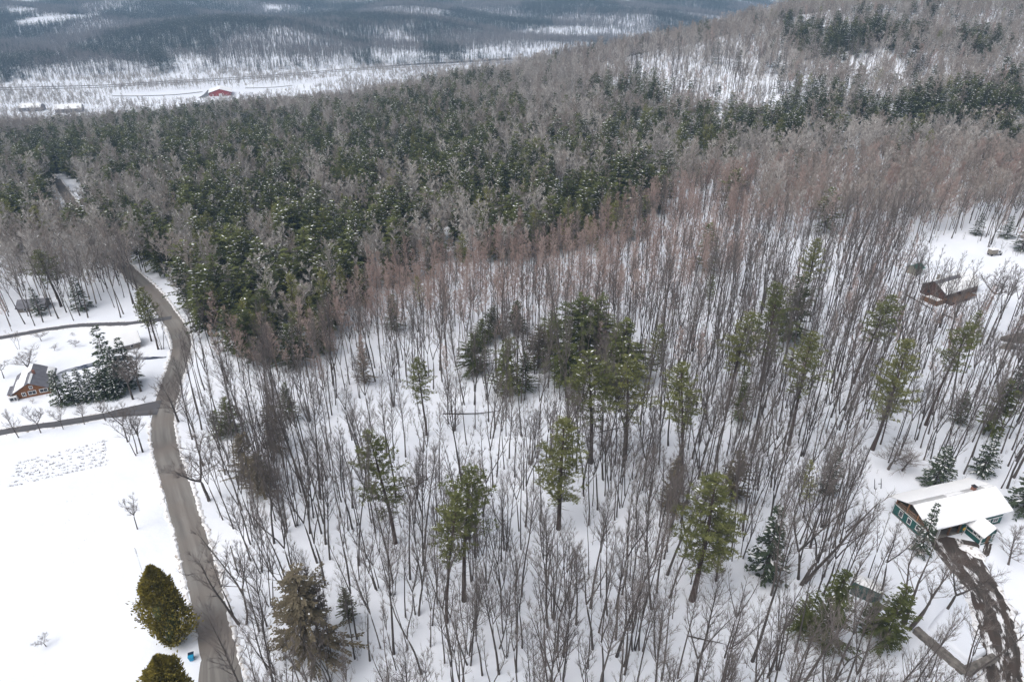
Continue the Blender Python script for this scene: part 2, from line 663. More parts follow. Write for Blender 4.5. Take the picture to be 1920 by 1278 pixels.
mat('glass_dark', (0.03, 0.035, 0.045), rough=0.15, spec=0.5)
mat('garage_dark', (0.018, 0.016, 0.015), rough=0.8)
mat('shed_green', (0.020, 0.052, 0.048), (0.028, 0.066, 0.060), 1.0, 0.6)
mat('barn_red', (0.27, 0.036, 0.032), (0.36, 0.055, 0.048), 0.3, 0.8)
mat('metal_dark', (0.025, 0.025, 0.03), rough=0.5)
mat('stone_grey', (0.12, 0.11, 0.10), (0.24, 0.22, 0.20), 0.9, 0.95, bump=0.1, bscale=1.5)
mat('bin_blue', (0.02, 0.28, 0.50), rough=0.4)
mat('bin_dark', (0.015, 0.03, 0.06), rough=0.5)
mat('yellow_sign', (0.75, 0.48, 0.06), rough=0.5)
mat('brick', (0.20, 0.09, 0.065), (0.26, 0.13, 0.095), 4, 0.9)


def box(B, x0, x1, y0, y1, z0, z1, mi=0):
    B.add([(x0, y0, z0), (x1, y0, z0), (x1, y1, z0), (x0, y1, z0), (x0, y0, z1), (x1, y0, z1), (x1, y1, z1), (x0, y1, z1)],
          [(3, 2, 1, 0), (4, 5, 6, 7), (0, 1, 5, 4), (1, 2, 6, 5), (2, 3, 7, 6), (3, 0, 4, 7)], mi)


def prism(B, poly, a, b, axis='y', mi=0):
    """poly: points (p, z), drawn out from a to b along axis; p runs along the other one"""
    n = len(poly)
    f = (lambda p, z, t: (p, t, z)) if axis == 'y' else (lambda p, z, t: (t, p, z))
    vs_ = [f(p, z, a) for p, z in poly] + [f(p, z, b) for p, z in poly]
    fs = [tuple(range(n))[::-1], tuple(range(n, 2 * n))] + [(i, (i + 1) % n, (i + 1) % n + n, i + n) for i in range(n)]
    B.add(vs_, fs, mi)


SNOWR = random.Random(19)


def snow_loft(B, poly, a, b, axis='y', mi=0):
    """a blanket of snow whose edges wander along its length"""
    r = SNOWR
    n = len(poly)
    steps = max(4, int((b - a) / .7))
    f = (lambda p, z, t: (p, t, z)) if axis == 'y' else (lambda p, z, t: (t, p, z))
    cp_ = sum(p for p, z in poly) / n
    k = len(B.v)
    wave = [0] * n
    for i in range(steps + 1):
        t = a + (b - a) * i / steps + (r.uniform(-.18, .06) * (1 if i == 0 else -1) if i in (0, steps) else 0)
        for j, (p, z) in enumerate(poly):
            wave[j] = .7 * wave[j] + r.uniform(-.10, .10)
            low = z < max(q_[1] for q_ in poly) - .5
            B.v.append(f(p + (wave[j] * .9 if low else 0), z + (r.uniform(-.03, .05) if not low else r.uniform(0, .04)), t))
    fs = [tuple(range(n))[::-1], tuple(range(steps * n, steps * n + n))]
    for i in range(steps):
        for j in range(n):
            fs.append((i * n + j, i * n + (j + 1) % n, (i + 1) * n + (j + 1) % n, (i + 1) * n + j))
    B.f.extend([tuple(v + k for v in g) for g in fs])
    B.m.extend([mi] * len(fs))


def piece(parent, name, material, *boxes, prisms=(), bevel=0.0, label=None, kind=None):
    B = Buf()
    for b in boxes:
        box(B, *b)
    for p in prisms:
        if name == 'snow':
            snow_loft(B, *p)
        else:
            prism(B, *p)
    me = B.mesh(name, [material])
    bm = bmesh.new()
    bm.from_mesh(me)
    bmesh.ops.recalc_face_normals(bm, faces=bm.faces)
    bm.to_mesh(me)
    bm.free()
    o = link(name, me, parent)
    if bevel:
        md = o.modifiers.new('bevel', 'BEVEL')
        md.width = bevel
        md.segments = 3
        for p in me.polygons:
            p.use_smooth = True
    if label:
        o['label'] = label
    if kind:
        o['kind'] = kind
    return o


def window(parent, face, c, w, z0, z1, t, trim=0.11, material='trim_white', bars=True):
    """a window on a wall. face: 'x' = wall of constant y (c = centre along x, t = outer y, signed out), 'y' = wall of constant x"""
    out = t[1]
    pos = t[0]

    def bx(a0, a1, d0, d1, h0, h1):
        lo, hi = sorted((pos + out * d0, pos + out * d1))
        return (a0, a1, lo, hi, h0, h1) if face == 'x' else (lo, hi, a0, a1, h0, h1)
    wdw = piece(parent, 'window', 'glass_dark', bx(c - w / 2, c + w / 2, 0.0, 0.03, z0, z1))
    fr = [bx(c - w / 2 - trim, c + w / 2 + trim, 0.0, 0.07, z1, z1 + trim), bx(c - w / 2 - trim, c + w / 2 + trim, 0.0, 0.075, z0 - trim, z0),
          bx(c - w / 2 - trim, c - w / 2, 0.0, 0.068, z0, z1), bx(c + w / 2, c + w / 2 + trim, 0.0, 0.068, z0, z1)]
    if bars:
        fr.append(bx(c - 0.035, c + 0.035, 0.0, 0.06, z0, z1))
    piece(wdw, 'frame', material, *fr)
    return wdw


def gable(y0, y1, eave, ridge, over, thick, lift=0.0):
    """cross-section (p, z) of a two-sided roof plate"""
    m = (y0 + y1) / 2
    k = (ridge - eave) / (m - y0)
    lo = eave - over * k
    return [(y0 - over, lo + lift), (m, ridge + lift), (y1 + over, lo + lift), (y1 + over, lo + lift + thick), (m, ridge + lift + thick * 1.1), (y0 - over, lo + lift + thick)]


def half_plate(m, ridge, edge, low, lift, thick):
    return [(m, ridge + lift), (edge, low + lift), (edge, low + lift + thick), (m, ridge + lift + thick)]


# --- green house, lower right
gx0, gy0 = 82.0, 100.3
gz0 = min(tz(gx0, gy0), tz(gx0 + 18, gy0 + 5), tz(gx0 - 2, gy0 + 8)) - 0.1
KEEP_CLEAR.append((88, 106, 11))
KEEP_CLEAR.append((95, 107, 11))
H = thing('house', 'green timber house with a snow-covered roof and open garage bays beside the muddy drive', 'house', (gx0, gy0, gz0), math.radians(16))
DEP, LEN, EV, RG = 8.6, 19.0, 4.3, 6.25
mid = DEP / 2
piece(H, 'foundation', 'stone_grey', (-0.05, LEN + .05, -0.05, DEP + .05, -1.0, 0.35))
piece(H, 'wall', 'siding_green', (0, 0.2, 0, DEP, 0.35, 2.7), label='green end wall below the open porch')
piece(H, 'wall', 'siding_green', (0.2, LEN - .2, DEP - 0.2, DEP, 0.35, EV))
piece(H, 'wall', 'siding_green', (LEN - .2, LEN, 0, DEP, 0.35, EV), prisms=[([(0, EV), (mid, RG), (DEP, EV)], LEN - .2, LEN, 'x')])
piece(H, 'wall', 'siding_green', (8.3, LEN - .2, 0, 0.2, 0.35, EV))
piece(H, 'wall', 'wood_brown', (0.2, 8.3, 0, 0.25, 2.75, EV), label='brown boarding above the garage bays')
piece(H, 'wall', 'garage_dark', (0.2, 8.3, 3.2, 3.4, 0.0, EV), label='dark back of the garage bays')
for k, px_ in enumerate((0.25, 2.95, 5.6, 8.2)):
    piece(H, 'garage_post', 'wood_brown' if k != 1 else 'trim_white', (px_, px_ + 0.28, -0.02, 0.28, 0.0, 2.75))
piece(H, 'garage_beam', 'trim_white', (0.2, 8.5, -0.05, 0.0, 2.66, 2.86))
piece(H, 'porch_floor', 'wood_grey', (0.0, 3.0, 0.2, DEP - .2, 2.7, 2.85))
piece(H, 'porch_wall', 'wood_brown', (2.6, 2.8, 0.25, DEP - .2, 2.85, EV), prisms=[([(0.2, EV), (mid, RG), (DEP - .2, EV)], 2.6, 2.8, 'x')])
for v in (0.1, 2.9, 5.5, DEP - .3):
    top = EV + (RG - EV) * (1 - abs(v - mid) / mid) - .12
    piece(H, 'porch_post', 'wood_orange', (0.02, 0.24, v, v + .2, 2.85, max(top, EV - .1)))
piece(H, 'railing', 'wood_orange', (0.04, 0.14, 0.3, DEP - .3, 3.75, 3.87))
piece(H, 'railing', 'wood_orange', (0.04, 0.14, 0.3, DEP - .3, 3.25, 3.33))
piece(H, 'trim_band', 'trim_white', (-0.04, 0.0, 0, DEP, 2.6, 2.74))
piece(H, 'trim_band', 'trim_white', (8.5, 9.75, -0.05, -0.003, 2.6, 2.76))
piece(H, 'trim_band', 'trim_white', (13.2, LEN + .02, -0.05, -0.003, 2.0, 2.16))
for v in (2.2, 4.4, 6.6):
    window(H, 'y', v, 0.8, 1.0, 2.2, (0, -1), bars=False)
window(H, 'x', 9.0, 0.7, 3.15, 3.85, (0, -1), bars=False)
for u in (15.4, 17.4):
    window(H, 'x', u, 1.1, 1.0, 1.9, (0, -1))
rf = piece(H, 'roof', 'roof_pale', prisms=[(gable(0, DEP, EV, RG, 0.95, 0.16), -0.9, LEN + .6, 'x')], label='pale grey roofing showing along the ridge')
m = mid
kk = (RG - EV) / mid
ex = 0.85
# blankets of snow on both sides of the ridge, the back one pulled away from the ridge
piece(rf, 'snow', 'snow_roof', prisms=[([(m - .25, RG + .17 - .25 * kk), (-1.0, EV - 1.0 * kk + .17), (-1.06, EV - 1.0 * kk + .44), (m - .25, RG + .40 - .25 * kk)], -1.0, LEN + .65, 'x')], bevel=0.10)
piece(rf, 'snow', 'snow_roof', prisms=[([(m + .95, RG + .17 - .95 * kk), (DEP + 1.0, EV - 1.0 * kk + .17), (DEP + 1.06, EV - 1.0 * kk + .44), (m + .95, RG + .36 - .95 * kk)], -1.0, LEN + .65, 'x')], bevel=0.10)
piece(rf, 'snow', 'snow_roof', prisms=[([(m - .2, RG + .1), (m + .9, RG - .9 * kk + .18), (m + .9, RG - .9 * kk + .34), (m - .2, RG + .37)], 7.6, 11.6, 'x')], bevel=0.08)
piece(rf, 'snow', 'snow_roof', prisms=[([(m - .2, RG + .1), (m + .9, RG - .9 * kk + .18), (m + .9, RG - .9 * kk + .34), (m - .2, RG + .37)], 17.3, 19.5, 'x')], bevel=0.08)
ch = piece(H, 'chimney', 'brick', (14.2, 14.9, mid - .1, mid + .6, RG - .6, RG + .95))
piece(ch, 'cap', 'metal_dark', (14.1, 15.0, mid - .2, mid + .7, RG + .95, RG + 1.05))
# entry wing
WX0, WX1, WY = 9.8, 13.1, -3.7
wm_, WEV, WRG = (WX0 + WX1) / 2, 3.0, 4.5
wing = piece(H, 'wing', 'siding_green', (WX0, WX1, WY, 0.0, -0.6, WEV), prisms=[([(WX0, WEV), (wm_, WRG), (WX1, WEV)], WY, 2.6, 'y')], label='green entry wing with white corner boards')
for cx_ in (WX0 - .03, WX1 - .13):
    piece(wing, 'corner_board', 'trim_white', (cx_, cx_ + .16, WY - .03, WY + .14, -0.2, WEV))
piece(wing, 'corner_board', 'trim_white', (WX0 - .03, WX0 - .003, -.2, -.02, 0, WEV))
piece(wing, 'trim_band', 'trim_white', (WX0 - .035, WX0 - .004, WY + .15, -.22, 1.25, 1.40))
piece(wing, 'trim_band', 'trim_white', (WX0 + .14, WX1 - .14, WY - .035, WY - .004, .5, .62))
window(wing, 'y', WY + 1.6, .7, 1.6, 2.4, (WX0, -1), bars=False)
window(wing, 'y', WY + .6, .5, 1.6, 2.4, (WX0, -1), bars=False)
window(wing, 'x', wm_ + 1.1, .5, 1.2, 2.3, (WY, -1), bars=False)
dr = piece(wing, 'door', 'wood_brown', (wm_ - .45, wm_ + .45, WY - .05, WY, .1, 2.15))
piece(dr, 'handle', 'metal_dark', (wm_ + .3, wm_ + .36, WY - .09, WY - .05, 1.05, 1.2))
piece(wing, 'gable_vent', 'trim_white', (wm_ - .25, wm_ + .25, WY - .04, WY, 3.1, 3.6))
wk = (WRG - WEV) / ((WX1 - WX0) / 2)
wr = piece(wing, 'roof', 'roof_pale', prisms=[(gable(WX0, WX1, WEV, WRG, .55, .14), WY - .6, 3.4, 'y')])
piece(wr, 'snow', 'snow_roof', prisms=[([(WX0 - .6, WEV - .6 * wk + .15), (wm_, WRG + .16), (WX1 + .6, WEV - .6 * wk + .15), (WX1 + .62, WEV - .6 * wk + .38), (wm_, WRG + .42), (WX0 - .62, WEV - .6 * wk + .38)], WY - .7, 3.3, 'y')], bevel=.10)


def local(u, v, deg=16, o=(gx0, gy0)):
    c, s = math.cos(math.radians(deg)), math.sin(math.radians(deg))
    return o[0] + u * c - v * s, o[1] + u * s + v * c


def simple(name, label, cat, xy, rz, parts, dz=0.0, group=None):
    e = thing(name, label, cat, (xy[0], xy[1], tz(*xy) + dz), math.radians(rz), group)
    for p in parts:
        piece(e, *p[:2], *p[2:])
    return e


# round yellow sign by the garage, snow mound between garage and path
sx, sy = local(8.7, -0.5)
e = thing('yellow_sign', 'round yellow disc on a short post at the garage corner', 'sign', (sx, sy, tz(sx, sy)), math.radians(16))
piece(e, 'post', 'wood_grey', (-.04, .04, -.04, .04, 0, 1.7))
B = Buf()
prism(B, [(.34 * math.cos(i * math.pi / 8), 1.7 + .34 * math.sin(i * math.pi / 8)) for i in range(16)], -.09, -.045)
link('disc', B.mesh('disc', ['yellow_sign']), e)


def mound(name, xy, rx, ry, h, seed, rz=0.0, kind='structure', material='snow_bank'):
    r = random.Random(seed)
    B = Buf()
    n, m2 = 16, 5
    lob = [r.uniform(.75, 1.2) for _ in range(n)]
    B.v.append((0, 0, h))
    for j in range(1, m2 + 1):
        f = j / m2
        for i in range(n):
            a = 2 * math.pi * i / n
            B.v.append((rx * f * lob[i] * math.cos(a), ry * f * lob[i] * math.sin(a), h * (1 - f * f) * r.uniform(.85, 1.1) - (.12 if j == m2 else 0)))
    for i in range(n):
        B.f.append((0, 1 + i, 1 + (i + 1) % n))
        for j in range(m2 - 1):
            a, b = 1 + j * n + i, 1 + j * n + (i + 1) % n
            B.f.append((a, a + n, b + n, b))
    B.m = [0] * len(B.f)
    o = link(name, B.mesh(name, [material], True), loc=(xy[0], xy[1], tz(*xy)), kind=kind)
    o.rotation_euler = (0, 0, rz)
    return o


mound('snow_bank', at(1822, 1034), 2.6, 1.5, .9, 31, -.6)
mound('snow_bank', at(1835, 1046), 1.8, 1.0, .6, 32, -.8)
mound('snow_bank', at(1722, 1030), 2.0, 1.0, .6, 33, -.7)

# small green shed with a snow roof and its dark open side
xy = at(1618, 1125)
KEEP_CLEAR.append((*xy, 5))
e = thing('shed', 'small dark green shed with a snow-covered roof half hidden by hemlocks', 'shed', (*xy, tz(*xy)), math.radians(-32))
piece(e, 'wall', 'shed_green', (-2.3, 2.3, -.1, .1, -.3, 1.9))
piece(e, 'wall', 'shed_green', (-2.3, -2.1, .1, 3.0, -.3, 1.9), prisms=[([(0, 1.9), (1.5, 2.5), (3.0, 1.9)], -2.3, -2.1, 'x')])
piece(e, 'wall', 'garage_dark', (-2.1, 2.3, 2.8, 3.0, -.3, 1.9), label='dark open bay')
piece(e, 'post', 'wood_grey', (2.1, 2.3, .1, .25, 0, 1.9))
r_ = piece(e, 'roof', 'shed_green', prisms=[(gable(0, 3.0, 1.95, 2.6, .35, .08), -2.6, 2.6, 'x')])
piece(r_, 'snow', 'snow_roof', prisms=[([(.6, 2.05 + .22), (1.5, 2.69), (3.38, 1.95), (3.4, 2.2), (1.5, 2.95)], -2.6, 2.62, 'x')], bevel=.07)

# dry-stone wall with a return, above it a snow-covered terrace
P0, P1, P2 = at(1712, 1186), at(1806, 1262), at(1862, 1238)


def stone_wall(label, A, Bp, seed, w=1.1, h=1.25):
    r = random.Random(seed)
    A, Bp = np.array(A), np.array(Bp)
    L = float(np.linalg.norm(Bp - A))
    ang = math.atan2(Bp[1] - A[1], Bp[0] - A[0])
    e = thing('stone_wall', label, 'wall', (A[0], A[1], min(tz(*A), tz(*Bp))), ang)
    n = int(L / 1.05)
    stones = []
    for k in range(5):
        b = Buf()
        bm = bmesh.new()
        bmesh.ops.create_cube(bm, size=1)
        for v in bm.verts:
            v.co += Vector((r.uniform(-.12, .12), r.uniform(-.12, .12), r.uniform(-.12, .12)))
        bmesh.ops.bevel(bm, geom=list(bm.edges), offset=.14, segments=1, affect='EDGES')
        me = bpy.data.meshes.new('stone')
        bm.to_mesh(me)
        bm.free()
        me.materials.append(MATS['stone_grey'])
        stones.append(me)
    for i in range(n):
        for lay in range(3):
            for row in range(2):
                o = link('stone', r.choice(stones), e)
                o.location = ((i + .5 + (.3 if lay % 2 else 0)) * L / n, (row - .5) * w * .5, .15 + lay * h / 3)
                o.scale = (L / n * r.uniform(.95, 1.12), w * .55, h / 3 * r.uniform(1.0, 1.2))
                o.rotation_euler = (r.uniform(-.06, .06), r.uniform(-.06, .06), r.uniform(-.1, .1))
    return e


stone_wall('long grey stone retaining wall beside the muddy drive', P0, P1, 41)
stone_wall('short grey stone wall joining the long one to the drive', P1, P2, 42)
KEEP_CLEAR.append((*at(1790, 1200), 9))
tq = [at(1735, 1180), at(1768, 1142), at(1852, 1226), at(1815, 1250)]
B = Buf()
cx_ = sum(q[0] for q in tq) / 4
cyq = sum(q[1] for q in tq) / 4
zt = tz(cx_, cyq)
B.v = [(q[0], q[1], zt - .3) for q in tq] + [(tq[0][0] * .9 + cx_ * .1, tq[0][1] * .9 + cyq * .1, zt + .75), (tq[1][0] * .93 + cx_ * .07, tq[1][1] * .93 + cyq * .07, zt + 1.05), (tq[2][0] * .93 + cx_ * .07, tq[2][1] * .93 + cyq * .07, zt + .95), (tq[3][0] * .9 + cx_ * .1, tq[3][1] * .9 + cyq * .1, zt + .7)]
B.f = [(4, 5, 6, 7), (0, 1, 5, 4), (1, 2, 6, 5), (2, 3, 7, 6), (3, 0, 4, 7)]
B.m = [0] * 5
o = link('terrace', B.mesh('terrace', ['snow']), kind='structure')
bv = o.modifiers.new('bevel', 'BEVEL')
bv.width = .5
bv.segments = 3

# dark frame sticking out of the snow above the green house: two rails and a crossbar
xy = at(1645, 918)
e = thing('swing_frame', 'dark metal frame with two uprights in the snow uphill of the green house', 'frame', (*xy, tz(*xy)), math.radians(5))
for s in (-.75, .75):
    B = Buf()
    B.tube([Vector((s, 0, -.1)), Vector((s, .25, .8)), Vector((s, .8, 1.9)), Vector((s * .97, .9, 2.3))], [.09, .08, .07, .05], 6)
    link('upright', B.mesh('upright', ['metal_dark'], True), e)
piece(e, 'crossbar', 'metal_dark', (.05, .75, .3, .4, 1.0, 1.1))
piece(e, 'foot_bar', 'metal_dark', (-.75, -.25, -.1, .02, .02, .12))

# --- brown house in the upper clearing
hx, hy = 143.0, 205.0
hz = tz(hx + 6, hy + 5) - .3
KEEP_CLEAR.append((150, 213, 13))
KEEP_CLEAR.append((160, 216, 9))
H2 = thing('house', 'dark brown house with a snowy roof and a fenced deck in the upper clearing', 'house', (hx, hy, hz), math.radians(27))
D2, L2, E2, R2 = 8.5, 17.5, 3.6, 6.2
m2 = D2 / 2
piece(H2, 'wall', 'siding_dark', (0, L2, 0, .2, -1.5, E2))
piece(H2, 'wall', 'siding_dark', (0, L2, D2 - .2, D2, -1.5, E2))
piece(H2, 'wall', 'siding_dark', (0, .2, .2, D2 - .2, -1.5, E2), prisms=[([(0, E2), (m2, R2), (D2, E2)], 0, .2, 'x')], label='reddish brown gable end')
piece(H2, 'wall', 'siding_dark', (L2 - .2, L2, .2, D2 - .2, -1.5, E2), prisms=[([(0, E2), (m2, R2), (D2, E2)], L2 - .2, L2, 'x')])
for u in (4.5, 8.5, 12.5):
    window(H2, 'x', u, 1.1, 1.2, 2.4, (0, -1), material='wood_brown')
for v in (2.6, 5.8):
    window(H2, 'y', v, 1.0, 1.4, 2.6, (0, -1), material='wood_brown')
r2 = piece(H2, 'roof', 'roof_grey', prisms=[(gable(0, D2, E2, R2, .7, .15), -.9, L2 + .7, 'x')])
k2 = (R2 - E2) / m2
piece(r2, 'snow', 'snow_roof', prisms=[([(m2 - 1.25, R2 + .17 - 1.25 * k2), (-.75, E2 - .75 * k2 + .16), (-.8, E2 - .75 * k2 + .42), (m2 - 1.25, R2 + .40 - 1.25 * k2)], -.95, L2 + .75, 'x')], bevel=.1)
piece(r2, 'snow', 'snow_roof', prisms=[([(m2 + .1, R2 + .17 - .1 * k2), (D2 + .75, E2 - .75 * k2 + .16), (D2 + .8, E2 - .75 * k2 + .42), (m2 + .1, R2 + .42 - .1 * k2)], -.95, L2 + .75, 'x')], bevel=.1)
piece(r2, 'snow', 'snow_roof', prisms=[([(m2 - 1.2, R2 + .17 - 1.2 * k2), (m2 - .02, R2 + .16), (m2 - .02, R2 + .42), (m2 - 1.2, R2 + .40 - 1.2 * k2)], 11.8, L2 + .72, 'x')], bevel=.1)
ch = piece(H2, 'chimney', 'wood_grey', (3.5, 4.2, m2 + 1.6, m2 + 2.3, E2, R2 + .9))
dk = piece(H2, 'deck', 'wood_brown', (-4.2, -.02, -.4, 5.0, .7, .95))
piece(dk, 'snow', 'snow_roof', (-3.9, -.3, -.1, 4.6, .953, 1.12), bevel=.05)
for nm, b in (('deck_board_wall', (-4.3, -.0, -.55, -.42, -1.6, 1.7)), ('deck_board_wall', (-4.34, -4.2, -.42, 5.1, -1.6, 1.7))):
    piece(dk, nm, 'wood_brown', b)
piece(dk, 'rail', 'wood_orange', (-4.34, -.0, -.6, -.40, 1.703, 1.78))
piece(H2, 'lower_wall', 'siding_dark', (0.3, 9.5, -2.6, -.02, -1.8, 1.3))
piece(H2, 'porch_roof', 'wood_brown', (0.1, 12.8, -2.9, -.05, 1.303, 1.45), label='brown porch roof along the front')

# green-roofed shed
xy = at(1714, 512)
KEEP_CLEAR.append((*xy, 5.5))
e = thing('shed', 'small sage shed with a bright green metal roof in the upper clearing', 'shed', (*xy, tz(*xy)), math.radians(30))
piece(e, 'wall', 'siding_sage', (-2.0, 2.0, -1.7, -1.55, -.6, 2.3))
piece(e, 'wall', 'siding_sage', (-2.0, 2.0, 1.55, 1.7, -.6, 2.3))
piece(e, 'wall', 'siding_sage', (-2.0, -1.85, -1.55, 1.55, -.6, 2.3))
piece(e, 'wall', 'siding_sage', (1.85, 2.0, -1.55, 1.55, -.6, 2.3), prisms=[([(-1.7, 2.3), (0, 3.3), (1.7, 2.3)], -2.0, 2.0, 'x')])
piece(e, 'door', 'wood_grey', (.3, 1.2, -1.74, -1.7, 0, 1.9))
window(e, 'x', -.8, .7, .9, 1.7, (-1.7, -1), bars=False)
piece(e, 'roof', 'roof_green', prisms=[(gable(-1.7, 1.7, 2.35, 3.35, .45, .08), -2.5, 2.5, 'x')])

# snow-covered truck parked at the back of the clearing
xy = at(1864, 478)
KEEP_CLEAR.append((*xy, 4))
e = thing('truck', 'dark old truck with snow on its cab parked at the back of the upper clearing', 'truck', (*xy, tz(*xy)), math.radians(12))
piece(e, 'cargo_box', 'wood_grey', (-2.6, .2, -1.0, 1.0, .7, 2.4), bevel=.05)
cb = piece(e, 'cab', 'roof_pale', (.35, 1.6, -.95, .95, .6, 2.0), bevel=.12)
piece(cb, 'windscreen', 'glass_dark', (1.6, 1.63, -.75, .75, 1.3, 1.85))
piece(cb, 'side_window', 'glass_dark', (.6, 1.35, -.985, -.95, 1.3, 1.85))
piece(e, 'hood', 'roof_pale', (1.64, 2.7, -.85, .85, .6, 1.25), bevel=.12)
for wx in (-1.9, 1.9):
    for wy in (-1.0, .78):
        B = Buf()
        prism(B, [(wx + .42 * math.cos(i * math.pi / 8), .42 + .42 * math.sin(i * math.pi / 8)) for i in range(16)], wy, wy + .22)
        link('wheel', B.mesh('wheel', ['metal_dark']), e)
piece(e, 'snow', 'snow_roof', (-2.6, .2, -1.0, 1.0, 2.403, 2.62), bevel=.08, kind='stuff')
piece(e, 'snow', 'snow_roof', (.4, 1.5, -.85, .85, 2.003, 2.25), bevel=.08, kind='stuff')

# grey rock ledge at the photo edge
def boulder(name, label, xy, rx, ry, h, seed, rz=0.0, snow=True):
    r = random.Random(seed)
    bm = bmesh.new()
    bmesh.ops.create_icosphere(bm, subdivisions=3, radius=1)
    ph = [r.uniform(0, 6) for _ in range(6)]
    for v in bm.verts:
        c = v.co
        k = 1 + .13 * math.sin(3 * c.x + ph[0]) + .12 * math.sin(4 * c.y + ph[1]) + .1 * math.sin(5 * c.z + ph[2] + 2 * c.x) + r.uniform(-.03, .03)
        v.co = Vector((c.x * rx * k, c.y * ry * k, max(c.z, -.3) * h * k))
    me = bpy.data.meshes.new(name)
    bm.to_mesh(me)
    bm.free()
    me.materials.append(MATS['stone_grey'])
    o = link(name, me, loc=(xy[0], xy[1], tz(*xy)))
    o.rotation_euler = (0, 0, rz)
    tag(o, label, 'rock')
    return o


boulder('rock_ledge', 'long grey rock ledge at the photo edge above a dark spruce', at(1905, 640), 5.2, 1.6, 2.4, 51, -.15)
boulder('rock', 'rounded grey rock lying under the long ledge', at(1888, 652), 2.2, 1.2, 1.3, 52, .1)
KEEP_CLEAR.append((*at(1905, 640), 5))

# --- timber house by the pond, left
ax, ay = at(28, 750)
bx_, by_ = at(97, 737)
ang = math.atan2(by_ - ay, bx_ - ax)
Wd = math.hypot(bx_ - ax, by_ - ay)
hz = min(tz(ax, ay), tz(bx_, by_)) - .1
KEEP_CLEAR.append(((ax + bx_) / 2 - 2, (ay + by_) / 2 + 6, 9))
H3 = thing('house', 'orange-brown timber house with white windows and patchy snow on its grey roof', 'house', (ax, ay, hz), ang)
E3, R3, L3 = 2.0, 4.4, 10.5
m3 = Wd / 2
piece(H3, 'wall', 'siding_timber', (0, Wd, 0, .2, -.5, E3), prisms=[([(0, E3), (m3, R3), (Wd, E3)], 0, .2, 'y')], label='orange-brown boarded gable front')
piece(H3, 'wall', 'siding_timber', (0, .2, .2, L3, -.5, E3))
piece(H3, 'wall', 'siding_timber', (Wd - .2, Wd, .2, L3, -.5, E3))
piece(H3, 'wall', 'siding_timber', (.2, Wd - .2, L3 - .2, L3, -.5, E3), prisms=[([(0, E3), (m3, R3), (Wd, E3)], L3 - .2, L3, 'y')])
window(H3, 'x', m3 + .2, .6, 2.6, 3.3, (0, -1), trim=.14)
window(H3, 'x', m3 + .1, 1.6, .9, 1.8, (0, -1), trim=.14)
window(H3, 'x', Wd - 1.5, 1.7, .9, 1.8, (0, -1), trim=.14)
window(H3, 'x', 2.4, .7, .8, 1.7, (0, -1), trim=.14)
window(H3, 'y', 1.2, 1.0, .8, 1.7, (0, -1), trim=.14)
pc = piece(H3, 'porch', 'trim_white', (-.9, .9, -1.0, -.02, -.4, 1.6), label='small white glazed porch at the corner')
piece(pc, 'pane', 'glass_dark', (-.7, .1, -1.03, -1.0, .5, 1.3))
piece(pc, 'pane', 'glass_dark', (.25, .75, -1.03, -1.0, .5, 1.3))
r3 = piece(H3, 'roof', 'roof_grey', prisms=[(gable(0, Wd, E3, R3, .6, .14), -.5, L3 + .5, 'y')])
k3 = (R3 - E3) / m3


def roof_patch(parent, x0, x1, y0, y1, h=.2):
    if x1 <= m3:
        pr = [(x0, E3 + x0 * k3 + .15), (x1, E3 + x1 * k3 + .15), (x1, E3 + x1 * k3 + .15 + h), (x0, E3 + x0 * k3 + .15 + h)]
    else:
        z = lambda q: E3 + (Wd - q) * k3 + .15
        pr = [(x0, z(x0)), (x1, z(x1)), (x1, z(x1) + h), (x0, z(x0) + h)]
    piece(parent, 'snow', 'snow_roof', prisms=[(pr, y0, y1, 'y')], bevel=.06)


roof_patch(r3, .35, m3 - .9, -.4, 6.4)
roof_patch(r3, .9, m3 - .1, 6.6, L3 + .3)
roof_patch(r3, m3 + .02, m3 + .5, -.45, 5.0, .12)
roof_patch(r3, Wd - 1.2, Wd + .3, 7.0, L3 + .3)
piece(H3, 'chimney', 'brick', (m3 + .3, m3 + .9, 5.2, 5.8, R3 - .6, R3 + .8))
piece(H3, 'side_roof', 'roof_grey', (-1.6, -.3, 1.0, 5.8, 1.35, 1.45), label='low grey lean-to roof along the side')
piece(H3, 'side_wall', 'siding_timber', (-1.4, 0, 1.2, 5.6, -.4, 1.347))


def plain_house(label, px, py, w, d, e, r, rz, wall, roofm, snow=1.0, wins=2):
    xy = at(px, py)
    KEEP_CLEAR.append((*xy, max(w, d) * .75))
    h = thing('house', label, 'house', (*xy, tz(*xy) - .2), math.radians(rz))
    piece(h, 'wall', wall, (-w / 2, w / 2, -d / 2, d / 2, -2, e), prisms=[([(-d / 2, e), (0, r), (d / 2, e)], -w / 2, w / 2, 'x')])
    rr_ = piece(h, 'roof', roofm, prisms=[(gable(-d / 2, d / 2, e, r, .5, .15), -w / 2 - .5, w / 2 + .5, 'x')])
    if snow:
        q = gable(-d / 2, d / 2, e, r, .52, .25, .155)
        piece(rr_, 'snow', 'snow_roof', prisms=[(q, -w / 2 - .5, -w / 2 + (w + 1) * snow - .5, 'x')], bevel=.08)
    for i in range(wins):
        window(h, 'x', -w / 2 + (i + .7) * w / (wins + .4), w * .1, e * .35, e * .75, (-d / 2, -1), bars=False)
    piece(h, 'door', 'wood_grey', (w * .32, w * .32 + 1.0, -d / 2 - .04, -d / 2, 0, 2.0))
    return h


plain_house('cabin with a smooth snowy roof behind the pond spruces', 236, 650, 7.5, 6, 2.2, 4.3, 35, 'wood_grey', 'roof_grey')
plain_house('dark-roofed house among trunks behind the far driveway', 66, 578, 8, 6, 2.0, 3.6, 12, 'wood_grey', 'roof_grey', snow=0)
